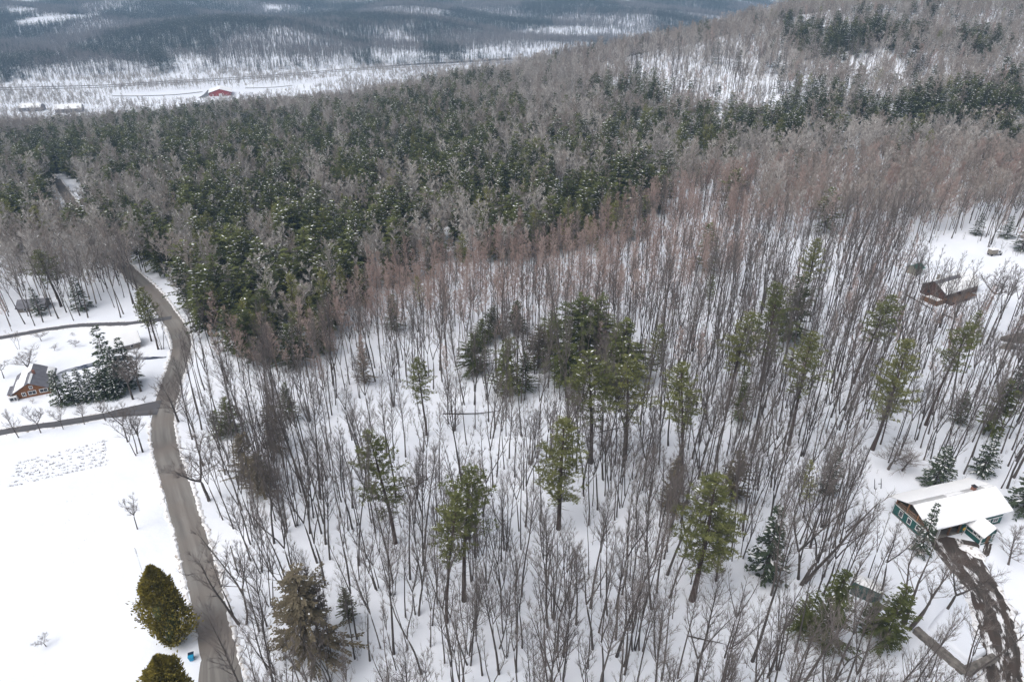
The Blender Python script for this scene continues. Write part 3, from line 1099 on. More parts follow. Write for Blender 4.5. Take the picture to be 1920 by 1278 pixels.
# far side, on the valley floor
plain_house('snow-roofed building in the valley beside bare brush, nearer the photo corner', 62, 208, 26, 16, 5, 9, 8, 'roof_grey', 'roof_grey')
plain_house('snow-roofed building in the valley just above the dark tree line', 132, 210, 30, 18, 5, 9.5, 20, 'roof_grey', 'roof_grey')

# red barn
xy = at(414, 181)
KEEP_CLEAR.append((*xy, 34))
e = thing('barn', 'long red barn with a wide snow-covered roof on the valley floor', 'barn', (*xy, tz(*xy)), math.radians(19))
bw, bl, be, br = 15.0, 34, 5.0, 9.6
piece(e, 'wall', 'barn_red', (-bw, bw, 0, .4, -2, be), prisms=[([(-bw, be), (0, br), (bw, be)], 0, .4, 'y')], label='red gable front')
piece(e, 'wall', 'barn_red', (-bw, -bw + .4, .4, bl, -2, be))
piece(e, 'wall', 'barn_red', (bw - .4, bw, .4, bl, -2, be))
piece(e, 'wall', 'barn_red', (-bw + .4, bw - .4, bl - .4, bl, -2, be), prisms=[([(-bw, be), (0, br), (bw, be)], bl - .4, bl, 'y')])
piece(e, 'door', 'trim_white', (-2.2, 2.2, -.15, 0, -1, 3.6))
piece(e, 'door', 'trim_white', (-11, -9.4, -.15, 0, -1, 2.4))
r_ = piece(e, 'roof', 'roof_grey', prisms=[(gable(-bw, bw, be, br, 1.2, .3), -1.2, bl + 1, 'y')])
piece(r_, 'snow', 'snow_roof', prisms=[(gable(-bw, bw, be, br, 1.25, .5, .305), -1.25, bl + 1, 'y')])

# blue bin with a dark lid at the turnout
xy = at(361, 1238)
e = thing('waste_bin', 'blue wheeled bin with a dark lid at the roadside by the cedars', 'bin', (*xy, tz(*xy)), math.radians(20))
B = Buf()
B.v = [(-.30, -.34, .08), (.30, -.34, .08), (.30, .34, .08), (-.30, .34, .08), (-.42, -.48, 1.15), (.42, -.48, 1.15), (.42, .48, 1.15), (-.42, .48, 1.15)]
B.f = [(3, 2, 1, 0), (4, 5, 6, 7), (0, 1, 5, 4), (1, 2, 6, 5), (2, 3, 7, 6), (3, 0, 4, 7)]
B.m = [0] * 6
link('body', B.mesh('body', ['bin_blue']), e)
piece(e, 'lid', 'bin_dark', (-.45, .45, .02, .58, 1.155, 1.24), bevel=.03)
piece(e, 'lid', 'bin_blue', (-.45, .45, -.55, .015, 1.155, 1.22), bevel=.03, label='light blue front half of the lid')
for s in (-.36, .28):
    B = Buf()
    prism(B, [(.34 + .13 * math.cos(i * math.pi / 6), .13 + .13 * math.sin(i * math.pi / 6)) for i in range(12)], s, s + .08, 'x')
    link('wheel', B.mesh('wheel', ['metal_dark']), e)

# stubble of the vegetable rows in the field
B = Buf()
r = random.Random(61)
c4 = [np.array(at(*p)) for p in [(36, 868), (203, 826), (205, 872), (22, 912)]]
for row in range(8):
    for k in range(30):
        if r.random() < .32:
            continue
        f, g = (k + r.uniform(-.4, .4)) / 30, (row + r.uniform(-.18, .18)) / 7
        q = (c4[0] * (1 - f) + c4[1] * f) * (1 - g) + (c4[3] * (1 - f) + c4[2] * f) * g
        p = Vector((q[0], q[1], tz(q[0], q[1]) - .02))
        for j in range(r.randint(2, 8)):
            B.twig(p + Vector((r.uniform(-.35, .35), r.uniform(-.2, .2), 0)), Vector((r.gauss(0, .9), r.gauss(0, .9), r.uniform(.3, 1))), r.uniform(.25, .7), .05)
for k in range(70):                      # a few stalks poking out of the open field
    q = at(r.uniform(110, 190), r.uniform(925, 1080))
    for j in range(r.randint(1, 3)):
        B.twig(Vector((q[0] + r.uniform(-.3, .3), q[1] + r.uniform(-.3, .3), tz(*q) - .02)), Vector((r.gauss(0, .8), r.gauss(0, .8), r.uniform(.3, 1))), r.uniform(.12, .35), .02)
link('garden_stubble', B.mesh('garden_stubble', ['bark']), kind='stuff')

# fallen trunks lying in the snow
for i, (a_, b_, rad, lab) in enumerate([
    ((776, 918), (815, 890), .13, 'fallen trunk lying in the snow beside the open-branched pine'),
    ((1585, 1000), (1625, 968), .16, 'long fallen trunk pointing at the green house yard'),
    ((1582, 992), (1622, 962), .10, 'thinner fallen trunk alongside the long one by the green house yard'),
    ((1700, 555), (1760, 590), .22, 'dark fallen log below the brown house'),
    ((1770, 592), (1800, 606), .2, 'dark log end below the brown house deck'),
    ((830, 778), (960, 770), .15, 'thin log lying across the snowy gap below the hemlock clump'),
    ((1120, 812), (1180, 800), .12, 'fallen branch lying among trunks near the two broad pines'),
    ((1290, 1195), (1365, 1215), .12, 'snow-caught dead branches lying in the open snow'),
    ((1195, 1045), (1212, 1058), .12, 'short broken log on the slope below the bushy pine'),
]):
    A, Bq = at(*a_), at(*b_)
    B = Buf()
    rr_ = random.Random(70 + i)
    pts = [Vector((A[0] + (Bq[0] - A[0]) * t, A[1] + (Bq[1] - A[1]) * t, tz(A[0] + (Bq[0] - A[0]) * t, A[1] + (Bq[1] - A[1]) * t) + rad * .7 + rr_.uniform(0, .1) + t * .3)) for t in (0, .25, .5, .75, 1)]
    B.tube(pts, [rad, rad * .9, rad * .8, rad * .6, 0], 7)
    for j in range(7):
        p, d = pts[1 + j % 3], Vector((rr_.gauss(0, 1), rr_.gauss(0, 1), rr_.uniform(.2, .9)))
        B.tube([p, p + d * .5, p + d * rr_.uniform(.8, 1.6)], [rad * .3, rad * .2, 0], 4)
    tag(link('fallen_log', B.mesh('fallen_log', ['bark'], True)), lab, 'log')

# wire strung along the road, its pole among the roadside trees
pa, pb = at(446, 1075), at(545, 1420)
za, zb = tz(*pa) + 6.5, tz(*pb) + 6.5
e = thing('utility_pole', 'slim grey pole carrying a thin wire along the roadside bank', 'pole', (pa[0], pa[1], tz(*pa)))
B = Buf()
B.tube([Vector((0, 0, -.5)), Vector((0, 0, 3.5)), Vector((0, 0, 6.9)), Vector((0, 0, 7.0))], [.13, .12, .10, 0], 8)
link('post', B.mesh('post', ['wood_grey'], True), e)
piece(e, 'insulator', 'metal_dark', (-.08, .08, -.2, .08, 6.45, 6.6))
e2 = thing('utility_pole', 'grey pole beyond the bottom edge that the roadside wire runs to', 'pole', (pb[0], pb[1], tz(*pb)))
link('post', bpy.data.meshes['post'], e2)
link('insulator', bpy.data.meshes['insulator'], e2)
B = Buf()
B.tube([Vector((pa[0] + (pb[0] - pa[0]) * t, pa[1] + (pb[1] - pa[1]) * t, za + (zb - za) * t - 2.2 * t * (1 - t))) for t in np.linspace(0, 1, 14)], [.018] * 14, 4)
tag(link('wire', B.mesh('wire', ['metal_dark'])), 'thin dark wire strung along the roadside bank', 'wire')
# ------------------------------------------------------------------ tree shapes
UP = Vector((0, 0, 1))


def azdir(az, el):
    return Vector((math.cos(az) * math.cos(el), math.sin(az) * math.cos(el), math.sin(el)))


def wander(r, p, d, L, n, wob, lift):
    """a bending run of points"""
    pts = [p.copy()]
    d = d.normalized()
    for i in range(n):
        d = (d + Vector((r.gauss(0, wob), r.gauss(0, wob), r.gauss(0, wob) + lift))).normalized()
        pts.append(pts[-1] + d * (L / n))
    return pts


def along(pts, t):
    k = t * (len(pts) - 1)
    i = min(int(k), len(pts) - 2)
    f = k - i
    return pts[i].lerp(pts[i + 1], f), (pts[i + 1] - pts[i]).normalized()


def bare_tree(seed, H, r0, start=0.45, spread=3.2, nb=26, nsub=4, ntw=5, tw_r=0.010, fork=0.5, stems=1, wide=False, snow=0, sub_r=0.022, lean=0.03, broom=False):
    """-> trunk buffer, crown buffer, snow buffer (snow may be empty)"""
    r = random.Random(seed)
    T, C, S = Buf(), Buf(), Buf()
    leaders = []
    for s in range(stems):
        az = r.uniform(0, 6.28) if stems == 1 else 6.28 * s / stems + r.uniform(-0.5, 0.5)
        tilt = abs(r.gauss(0, lean)) if stems == 1 else r.uniform(0.07, 0.2)
        d = Vector((math.cos(az) * tilt, math.sin(az) * tilt, 1))
        base = Vector((math.cos(az), math.sin(az), 0)) * (0.0 if stems == 1 else 0.25)
        base.z = -0.4
        h = H * (1 if stems == 1 else r.uniform(0.75, 1.0))
        rs = r0 * (1 if stems == 1 else r.uniform(0.55, 0.8))
        if r.random() < fork:
            fh = r.uniform(0.3, 0.55) * h
            pts = wander(r, base, d, fh, 5, 0.035, 0.02)
            T.tube(pts, [rs * (1.25 if i == 0 else 1 - 0.35 * i / 5) for i in range(6)], 7)
            nf = 2 if r.random() < 0.7 else 3
            a0 = r.uniform(0, 6.28)
            for k in range(nf):
                dd = azdir(a0 + 6.28 * k / nf + r.uniform(-0.4, 0.4), (r.uniform(1.22, 1.4) if broom else r.uniform(1.0, 1.25)) if not wide else r.uniform(0.75, 1.05))
                L = (h - fh) * r.uniform(0.8, 1.05)
                lp = wander(r, pts[-1] - d.normalized() * 0.3, dd, L, 6, 0.07, 0.10)
                T.tube(lp, [rs * 0.62 * (1 - i / 6) ** 0.9 + 0.012 for i in range(7)], 5)
                leaders.append((lp, max(0.08, (start * h - fh) / (h - fh)), 0.75, L))
        else:
            pts = wander(r, base, d, h, 9, 0.03, 0.02)
            T.tube(pts, [rs * (1.25 if i == 0 else (1 - i / 9) ** 0.8) + 0.012 for i in range(10)], 7)
            leaders.append((pts, start, 1.0, h))
    tot = sum(L for _, _, _, L in leaders)
    for lp, st, k, L in leaders:
        n = max(5, int(nb * L / tot * (1 if len(leaders) > 1 else 1)))
        a = r.uniform(0, 6.28)
        for i in range(n):
            t = st + (1 - st) * ((i + r.random()) / n) * 0.97
            u = (t - st) / (1 - st + 1e-6)
            p, d = along(lp, min(t, 0.985))
            a += 2.4 + r.uniform(-0.5, 0.5)
            el = (r.uniform(0.7, 1.12) + 0.22 * u if broom else r.uniform(0.5, 0.95) + 0.25 * u) if not wide else r.uniform(0.25, 0.8) + 0.3 * u
            bd = azdir(a, el)
            bl = spread * k * (1.05 - 0.62 * u) * r.uniform(0.6, 1.15)
            bp = wander(r, p, bd, bl, 3, 0.055 if broom else 0.10, 0.09)
            rb = sub_r * (1.9 - 0.8 * u) * (bl / spread + 0.35)
            C.tube(bp, [rb, rb * 0.75, rb * 0.45, 0], 3)
            if snow and r.random() < snow:
                q, qd = along(bp, r.uniform(0.15, 0.7))
                S.lump(q + UP * rb, qd, r.uniform(0.5, 1.3), r.uniform(0.14, 0.26), r.uniform(0.08, 0.16))
            for j in range(nsub):
                tt = r.uniform(0.22, 0.95)
                q, qd = along(bp, tt)
                k_ = .27 if broom else .55
                sd = (qd + Vector((r.gauss(0, k_), r.gauss(0, k_), r.gauss(0.25, k_ * .7)))).normalized()
                sl = bl * r.uniform(0.28, 0.55) * (1.15 - 0.4 * tt)
                sp = wander(r, q, sd, sl, 2, 0.06 if broom else 0.12, 0.06)
                C.tube(sp, [rb * 0.5 + 0.004, rb * 0.3, 0], 3)
                for m_ in range(ntw):
                    w, wd = along(sp, r.uniform(0.2, 1.0))
                    kt = .36 if broom else .55
                    td = wd + Vector((r.gauss(0, kt), r.gauss(0, kt), r.gauss(0.2, kt * .8)))
                    C.twig(w, td, r.uniform(0.35, 0.9) * (0.6 + 0.12 * spread), tw_r)
            for m_ in range(ntw):
                w, wd = along(bp, r.uniform(0.3, 1.0))
                td = wd + Vector((r.gauss(0, 0.6), r.gauss(0, 0.6), r.gauss(0.2, 0.4)))
                C.twig(w, td, r.uniform(0.4, 1.0) * (0.6 + 0.12 * spread), tw_r)
    return T, C, S


def pine_tree(seed, H, live=0.5, W=3.2, r0=0.28, dead=30, blade=0.12, snow=14, dens=1.3):
    r = random.Random(seed)
    T, C, S = Buf(), Buf(), Buf()
    pts = wander(r, Vector((0, 0, -0.4)), Vector((r.gauss(0, 0.02), r.gauss(0, 0.02), 1)), H + 0.4, 10, 0.014, 0.01)
    T.tube(pts, [r0 * (1.2 if i == 0 else (1 - i / 10) ** 0.75) + 0.015 for i in range(11)], 7)
    for i in range(dead):                                   # dead lower branches
        t = r.uniform(0.18, 1 - live + 0.06)
        p, d = along(pts, t)
        T.tube(wander(r, p, azdir(r.uniform(0, 6.28), r.uniform(-0.25, 0.25)), r.uniform(0.7, 2.6), 2, 0.12, -0.02), [0.025, 0.016, 0], 3)
    nwh = int(H * live / 0.62)
    a = 0
    for i in range(nwh):
        u = (i + r.uniform(0, 0.6)) / nwh                    # 0 at the bottom of the live crown
        t = 1 - live * (1 - u)
        p, d = along(pts, min(t, 0.995))
        prof = (0.45 + 1.6 * u) if u < 0.32 else max(0.12, 1.0 - ((u - 0.32) / 0.68) ** 1.7 * 0.82)
        nbr = r.choice((4, 5, 5, 6)) if u > 0.15 else r.choice((2, 3, 4))
        for k in range(nbr):
            a += 2.4 + r.uniform(-0.4, 0.4)
            if r.random() < 0.16:
                continue
            L = W * prof * r.uniform(0.4, 1.25)
            el = 0.10 + 0.65 * u + r.uniform(-0.15, 0.15)
            bp = wander(r, p, azdir(a, el), L, 3, 0.07, 0.07)
            C.tube(bp, [0.045 * (1.2 - 0.7 * u), 0.03, 0.02, 0], 3, 1)
            n = max(3, int(L / 0.42 * dens))
            for j in range(n):
                q, qd = along(bp, 0.30 + 0.70 * (j + r.random()) / n)
                sidev = qd.cross(UP)
                q = q + sidev * r.uniform(-0.42, 0.42) * (0.5 + L / W) + UP * r.uniform(-0.05, 0.22)
                for m_ in range(11):
                    bd = (qd * r.uniform(0.1, 1.0) + Vector((r.gauss(0, 0.6), r.gauss(0, 0.6), r.gauss(0.35, 0.5)))).normalized()
                    sd = bd.cross(Vector((r.gauss(0, 1), r.gauss(0, 1), r.gauss(0, 1))))
                    sd = sd.normalized() if sd.length > 1e-4 else Vector((1, 0, 0))
                    C.kite(q, bd, sd, r.uniform(0.3, 0.6), blade * r.uniform(0.5, 1.1))
            if r.random() < snow / (nwh * 4.5):
                q, qd = along(bp, r.uniform(0.45, 0.95))
                S.lump(q + UP * 0.14, qd, r.uniform(0.25, 0.75), r.uniform(0.15, 0.3), 0.12)
    return T, C, S


def cone_tree(seed, H, W=2.9, gap=0.5, start=0.07, per=7, droop=0.12, spray=0.62, width=0.36, snow=25, snow_len=0.4, r0=0.17, power=0.85, strips=False, ragged=0.25, gaps=False):
    """hemlock / spruce / fir: whorls of sprays on a straight stem"""
    r = random.Random(seed)
    T, C, S = Buf(), Buf(), Buf()
    pts = wander(r, Vector((0, 0, -0.4)), UP, H + 0.3, 8, 0.008, 0.01)
    T.tube(pts, [r0 * (1.2 if i == 0 else (1 - i / 8) ** 0.85) + 0.012 for i in range(9)], 6)
    n = int(H * (1 - start) / gap)
    tot = n * per
    lob = [(r.uniform(0, 6.28), r.uniform(0.8, 1.2)) for _ in range(5)]
    a = 0
    for i in range(n):
        u = (i + r.uniform(0, 0.8)) / n
        p, d = along(pts, min(start + (1 - start) * u, 0.992))
        k = per if u < 0.75 else max(4, int(per * 0.7))
        for j in range(k):
            a += 2.4 + r.uniform(-0.35, 0.35)
            lobe = 1 + ragged * 0.6 * math.sin(2 * a + lob[0][0] + 4 * u)
            if gaps and math.sin(a * 1.0 + 9 * u + lob[1][0]) > .86:
                continue
            L = W * ((1 - u) ** power) * r.uniform(1 - ragged, 1 + 0.5 * ragged) * lobe * (0.72 + 2.2 * u if u < 0.13 else 1) + 0.15
            el = 0.16 + 0.45 * u - droop + r.uniform(-0.12, 0.12)
            bp = wander(r, p, azdir(a, el), L, 3, 0.05, -0.05)
            C.tube(bp, [0.028, 0.02, 0.012, 0], 3, 1)
            m_ = max(3, int(L / (spray * 0.55)))
            for q_ in range(m_):
                f = 0.18 + 0.82 * (q_ + r.random()) / m_
                q, qd = along(bp, f)
                sd = qd.cross(UP).normalized()
                for s in (-1, 1):
                    dd = (qd * 0.8 + sd * s * r.uniform(0.35, 0.95) + UP * r.uniform(-0.35, 0.12)).normalized()
                    C.kite(q, dd, (dd.cross(UP).normalized() + UP * r.uniform(-0.5, 0.5)).normalized(), spray * r.uniform(0.7, 1.25), width * r.uniform(0.7, 1.3), r.uniform(-0.02, 0.08))
            if r.random() < snow / tot:
                q, qd = along(bp, r.uniform(0.4, 0.95))
                if strips:
                    S.lump(q + UP * 0.06, qd, L * r.uniform(0.4, 0.75), r.uniform(0.25, 0.45), 0.13)
                else:
                    S.lump(q + UP * 0.07, qd, snow_len * r.uniform(0.6, 1.5), snow_len * r.uniform(0.35, 0.6), 0.13)
    return T, C, S


def cedar_tree(seed, H, W):
    """dense egg of upright fan sprays"""
    r = random.Random(seed)
    T, C, S = Buf(), Buf(), Buf()
    T.tube([Vector((0, 0, -0.3)), Vector((0, 0, H * 0.5)), Vector((0, 0, H * 0.95))], [0.35, 0.2, 0.02], 7)
    lobes = [(r.uniform(0, 6.28), r.uniform(0.05, 0.85), r.uniform(0.25, 0.6), r.uniform(0.08, 0.34)) for _ in range(42)]
    holes = [(r.uniform(0, 6.28), r.uniform(.03, .8)) for _ in range(26)]
    # inner core that closes the egg, coloured dark to paint shade into the hollows
    prof_ = lambda u: math.sin(min(1, (u + 0.10) / 0.38) * math.pi / 2) if u < 0.28 else max(0.0, 1 - ((u - 0.28) / 0.72) ** 2.2) ** 0.8
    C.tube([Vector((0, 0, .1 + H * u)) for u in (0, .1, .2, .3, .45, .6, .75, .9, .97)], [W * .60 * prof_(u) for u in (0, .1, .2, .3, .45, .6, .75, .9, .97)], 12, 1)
    for i in range(15000):
        u = r.random() ** 0.9
        prof = math.sin(min(1, (u + 0.10) / 0.38) * math.pi / 2) if u < 0.28 else max(0.0, 1 - ((u - 0.28) / 0.72) ** 2.2) ** 0.8
        az = r.uniform(0, 6.28)
        bulge = 0
        for la, lu, lw, lh in lobes:
            da = math.atan2(math.sin(az - la), math.cos(az - la))
            bulge += lh * math.exp(-(da / lw) ** 2 - ((u - lu) / 0.10) ** 2)
        hole = min(1.0, min(math.hypot(math.atan2(math.sin(az - ha), math.cos(az - ha)) / .34, (u - hu) / .07) for ha, hu in holes))
        if hole < 1 and r.random() < .75:
            continue
        rad = W * (prof * (0.74 + bulge) + 0.03) * (1 + r.gauss(-.05, 0.15))
        p = Vector((math.cos(az) * rad, math.sin(az) * rad, 0.15 + u * H))
        out = Vector((math.cos(az), math.sin(az), 0))
        d = (UP * r.uniform(0.1, 1.0) + out * r.uniform(0.3, 1.2) + Vector((r.gauss(0, 0.35), r.gauss(0, 0.35), 0))).normalized()
        s = d.cross(out + Vector((r.gauss(0, 0.5), r.gauss(0, 0.5), r.gauss(0, 0.5))))
        s = s.normalized() if s.length > 1e-4 else Vector((1, 0, 0))
        C.kite(p, d, s, r.uniform(0.35, 0.7), r.uniform(0.18, 0.36), r.uniform(-0.03, 0.05))
        if (r.random() < 0.012 and u < 0.3) or r.random() < 0.0025:
            S.lump(p + out * 0.1, out.cross(UP), r.uniform(0.3, 0.9), r.uniform(0.2, 0.4), 0.16)
    return T, C, S


PROTO = {}


def shape(key, bufs, bark, leaf, second=None):
    T, C, S = bufs
    PROTO[key] = (T, C, S, bark, leaf, second)
    return key


def meshes(key):
    T, C, S, bark, leaf, second = PROTO[key]
    if key not in MESH:
        cm = [leaf] + ([second] if second else [])
        MESH[key] = (T.mesh(key + '_trunk', [bark], True), C.mesh(key + '_crown', cm), S.mesh(key + '_snow', ['snow_lump']) if S.f else None)
    return MESH[key]


MESH = {}
NEAR_BARE, POLE, WIDE, RED_NEAR = [], [], [], []
for i in range(9):
    NEAR_BARE.append(shape('bare_%d' % i, bare_tree(100 + i, [23, 25, 21, 26, 22, 24, 19, 23, 25][i], [.19, .21, .17, .22, .18, .19, .15, .2, .17][i], start=[.48, .57, .45, .6, .46, .54, .45, .52, .6][i], spread=[4.4, 4.6, 4.0, 4.6, 5.0, 4.2, 4.0, 4.8, 3.8][i], fork=[1, 0, 0, 0, 1, 0, 0, 1, 0][i], nb=36, nsub=5, ntw=6, tw_r=0.010, sub_r=.024, broom=True, lean=.05), 'bark', 'twig'))
for i in range(5):
    NEAR_BARE.append(shape('bare_stems_%d' % i, bare_tree(150 + i, 17 + 2 * (i % 3), .17, start=.4, spread=3.8, fork=.3, stems=2 + i % 3, nb=44, nsub=4, ntw=6, tw_r=.010, sub_r=.023, broom=True), 'bark', 'twig'))
for i in range(5):
    POLE.append(shape('pole_%d' % i, bare_tree(200 + i, 19 + i, .115 + .012 * i, start=.6, spread=2.5, fork=.2, nb=24, nsub=3, ntw=6, tw_r=.011, sub_r=.022, broom=True, lean=.05), 'bark', 'twig'))
for i in range(5):
    RED_NEAR.append(shape('red_%d' % i, bare_tree(240 + i, 15 + i * 1.2, .075 + .008 * i, start=.42, spread=3.0, fork=.35, nb=28, nsub=4, ntw=9, tw_r=0.019, sub_r=.024), 'bark_red', 'twig_red'))
for i in range(4):
    WIDE.append(shape('wide_%d' % i, bare_tree(260 + i, 9, .17, start=.22, spread=3.8, fork=.6, nb=32, nsub=6, ntw=6, wide=True, tw_r=0.011, sub_r=.026), 'bark', 'twig'))
FAR_GREY = [shape('far_grey_%d' % i, bare_tree(300 + i, 17 + 1.2 * (i % 4), .17, start=.30, spread=5.0, fork=.7, nb=26, nsub=5, ntw=9, tw_r=0.034, sub_r=0.042, snow=0.5, wide=True), 'bark_pale' if i % 3 == 0 else 'bark', 'twig_grey') for i in range(6)]
FAR_BROWN = [shape('far_brown_%d' % i, bare_tree(330 + i, 17 + i, .13, start=.40, spread=3.9, fork=.5, nb=22, nsub=5, ntw=9, tw_r=0.034, sub_r=0.034, snow=0.06), 'bark', 'twig_brown') for i in range(5)]
FAR_RED = [shape('far_red_%d' % i, bare_tree(350 + i, 15 + i, .08, start=.38, spread=3.8, fork=.4, nb=22, nsub=5, ntw=9, tw_r=0.032, sub_r=0.03, snow=0.04), 'bark_red', 'twig_red') for i in range(5)]
PINES = [shape('pine_%d' % i, pine_tree(400 + i, 26, live=[.55, .44, .68, .5, .6, .72][i], W=[3.7, 4.0, 4.2, 3.2, 3.6, 4.3][i], r0=[.26, .28, .27, .22, .25, .3][i], snow=40, dead=42), 'bark_pine', 'needle_pine', 'bark_pine') for i in range(6)]
PINES_Y = [shape('pine_yellow_%d' % i, pine_tree(420 + i, 19, live=.72, W=3.4, r0=.2, dead=8, snow=26, blade=.09), 'bark_pine', 'needle_pine_yellow', 'bark_pine') for i in range(2)]
HEMS = [shape('hemlock_%d' % i, cone_tree(450 + i, 15, W=[3.4, 3.9, 3.1, 3.6, 3.0, 4.2][i], gap=.62, per=8, spray=.8, width=.46, snow=[8, 64, 20, 75, 30, 46][i], snow_len=.85, power=[.5, .42, .6, .5, .65, .4][i], ragged=.55, start=.12, gaps=True), 'bark_pine', 'needle_hemlock', 'bark_pine') for i in range(6)]
HEMS_FINE = [shape('hemlock_fine_%d' % i, cone_tree(465 + i, 18, W=[3.6, 4.0, 3.2, 4.4][i], gap=.5, per=9, spray=.5, width=.25, snow=60, snow_len=.45, power=[.55, .45, .62, .42][i], ragged=.6, start=.1, gaps=True), 'bark_pine', 'needle_hemlock', 'bark_pine') for i in range(4)]
HEMS_DULL = [shape('hemlock_dull_%d' % i, PROTO['hemlock_fine_%d' % i][:3], 'bark_pine', 'needle_dull', 'bark_pine') for i in range(4)]
SPRUCES = [shape('spruce_%d' % i, cone_tree(480 + i, 11, W=[2.9, 2.6, 2.4][i], gap=.55, per=6, droop=.28, spray=.55, width=.30, snow=70, strips=True, r0=.14, start=.04), 'bark_pine', 'needle_spruce', 'bark_pine') for i in range(3)]
CEDARS = [shape('cedar_%d' % i, cedar_tree(500 + i, 14, 3.1), 'bark_pine', 'needle_cedar', 'needle_hemlock') for i in range(2)]  # dark second material on the core stands in for shade between sprays
SAPS = [shape('sapling_%d' % i, bare_tree(520 + i, 3.2 + i, .03, start=.15, spread=1.1, fork=.2, stems=1 + 2 * (i % 2), nb=10, nsub=2, ntw=3, sub_r=.012, tw_r=.007), 'bark', 'twig') for i in range(4)]


def joined(key):
    """one mesh of a whole tree, for the masses of far trees"""
    T, C, S, bark, leaf, second = PROTO[key]
    B = Buf()
    B.add(T.v, T.f, 0)
    k = len(B.v)
    B.v.extend(C.v)
    B.f.extend([tuple(i + k for i in f) for f in C.f])
    B.m.extend([1 if m_ == 0 else 2 for m_ in C.m])
    if S.f:
        B.add(S.v, S.f, 3)
    return B.mesh(key + '_whole', [bark, leaf, second or bark, 'snow_lump'])


# far woods beyond the valley: small stands of a few trees each
def stand(seed, conifer):
    r = random.Random(seed)
    B = Buf()
    for i in range(9):
        ox, oy = r.uniform(-13, 13), r.uniform(-13, 13)
        H = r.uniform(12, 20)
        o = Vector((ox, oy, 0))
        if r.random() < conifer:
            W = r.uniform(2.4, 3.6)
            B.tube([o + UP * -2, o + UP * H * .5, o + UP * H], [.22, .15, 0], 4, 0)
            for j in range(90):
                u = r.random() ** 1.3
                az = r.uniform(0, 6.28)
                out = azdir(az, -.1)
                p = o + UP * (1 + u * (H - 1)) + out * (W * (1 - u) * r.uniform(.2, .75))
                sd = out.cross(UP).normalized()
                B.kite(p, (out + UP * r.uniform(-.5, .25)).normalized(), sd, r.uniform(.9, 1.7), r.uniform(.7, 1.4), r.uniform(0, .2), 1)
            if r.random() < .6:
                B.lump(o + azdir(r.uniform(0, 6), 0) * W * .4 + UP * H * r.uniform(.4, .9), azdir(r.uniform(0, 6), 0), r.uniform(.8, 1.6), .8, .5, 3)
        else:
            B.tube([o + UP * -2, o + UP * H * .5, o + UP * H], [.2, .15, 0], 4, 0)
            for j in range(55):
                t = r.uniform(.4, 1)
                p = o + UP * (H * t)
                d = azdir(r.uniform(0, 6.28), r.uniform(.2, 1.1))
                B.twig(p, d, r.uniform(1.5, 4.2) * (1.3 - .7 * t), .10, 2)
    return B.mesh('stand', ['bark', 'needle_far', 'twig_far', 'snow_lump'])


LIB = {}


def library(name, keys=None, mesh_list=None):
    c = bpy.data.collections.new(name)
    ml = mesh_list or [joined(k) for k in keys]
    for i, m_ in enumerate(ml):
        o = bpy.data.objects.new('%s_%02d' % (name, i), m_)
        c.objects.link(o)
    LIB[name] = (c, len(ml))
    return c


def scatter(name, lib, P, scl, rot, idx):
    """ONE object of kind stuff: trees set out on points by geometry nodes"""
    me = bpy.data.meshes.new(name)
    me.vertices.add(len(P))
    me.vertices.foreach_set('co', np.asarray(P, float).ravel())
    for nm, typ, arr in (('scl', 'FLOAT', scl), ('rot', 'FLOAT', rot), ('idx', 'INT', idx), ('tiltx', 'FLOAT', rs.normal(0, .03, len(P))), ('tilty', 'FLOAT', rs.normal(0, .03, len(P)))):
        at_ = me.attributes.new(nm, typ, 'POINT')
        at_.data.foreach_set('value', np.asarray(arr))
    o = link(name, me, kind='stuff')
    ng = bpy.data.node_groups.new(name + '_nodes', 'GeometryNodeTree')
    ng.interface.new_socket(name='Geometry', in_out='INPUT', socket_type='NodeSocketGeometry')
    ng.interface.new_socket(name='Geometry', in_out='OUTPUT', socket_type='NodeSocketGeometry')
    N, L = ng.nodes, ng.links
    gi, go = N.new('NodeGroupInput'), N.new('NodeGroupOutput')
    ci = N.new('GeometryNodeCollectionInfo')
    ci.inputs['Collection'].default_value = LIB[lib][0]
    ci.inputs['Separate Children'].default_value = True
    ci.inputs['Reset Children'].default_value = True
    ip = N.new('GeometryNodeInstanceOnPoints')
    ip.inputs['Pick Instance'].default_value = True
    m2p = N.new('GeometryNodeMeshToPoints')

    def attr(nm, typ):
        n_ = N.new('GeometryNodeInputNamedAttribute')
        n_.data_type = typ
        n_.inputs['Name'].default_value = nm
        return n_.outputs['Attribute']
    cx = N.new('ShaderNodeCombineXYZ')
    L.new(attr('tiltx', 'FLOAT'), cx.inputs['X'])
    L.new(attr('tilty', 'FLOAT'), cx.inputs['Y'])
    L.new(attr('rot', 'FLOAT'), cx.inputs['Z'])
    e2r = N.new('FunctionNodeEulerToRotation')
    L.new(cx.outputs[0], e2r.inputs[0])
    cs = N.new('ShaderNodeCombineXYZ')
    s_ = attr('scl', 'FLOAT')
    for k in 'XYZ':
        L.new(s_, cs.inputs[k])
    L.new(gi.outputs[0], m2p.inputs['Mesh'])
    L.new(m2p.outputs[0], ip.inputs['Points'])
    L.new(ci.outputs[0], ip.inputs['Instance'])
    L.new(attr('idx', 'INT'), ip.inputs['Instance Index'])
    L.new(e2r.outputs[0], ip.inputs['Rotation'])
    L.new(cs.outputs[0], ip.inputs['Scale'])
    L.new(ip.outputs[0], go.inputs[0])
    md = o.modifiers.new('scatter', 'NODES')
    md.node_group = ng
    return o


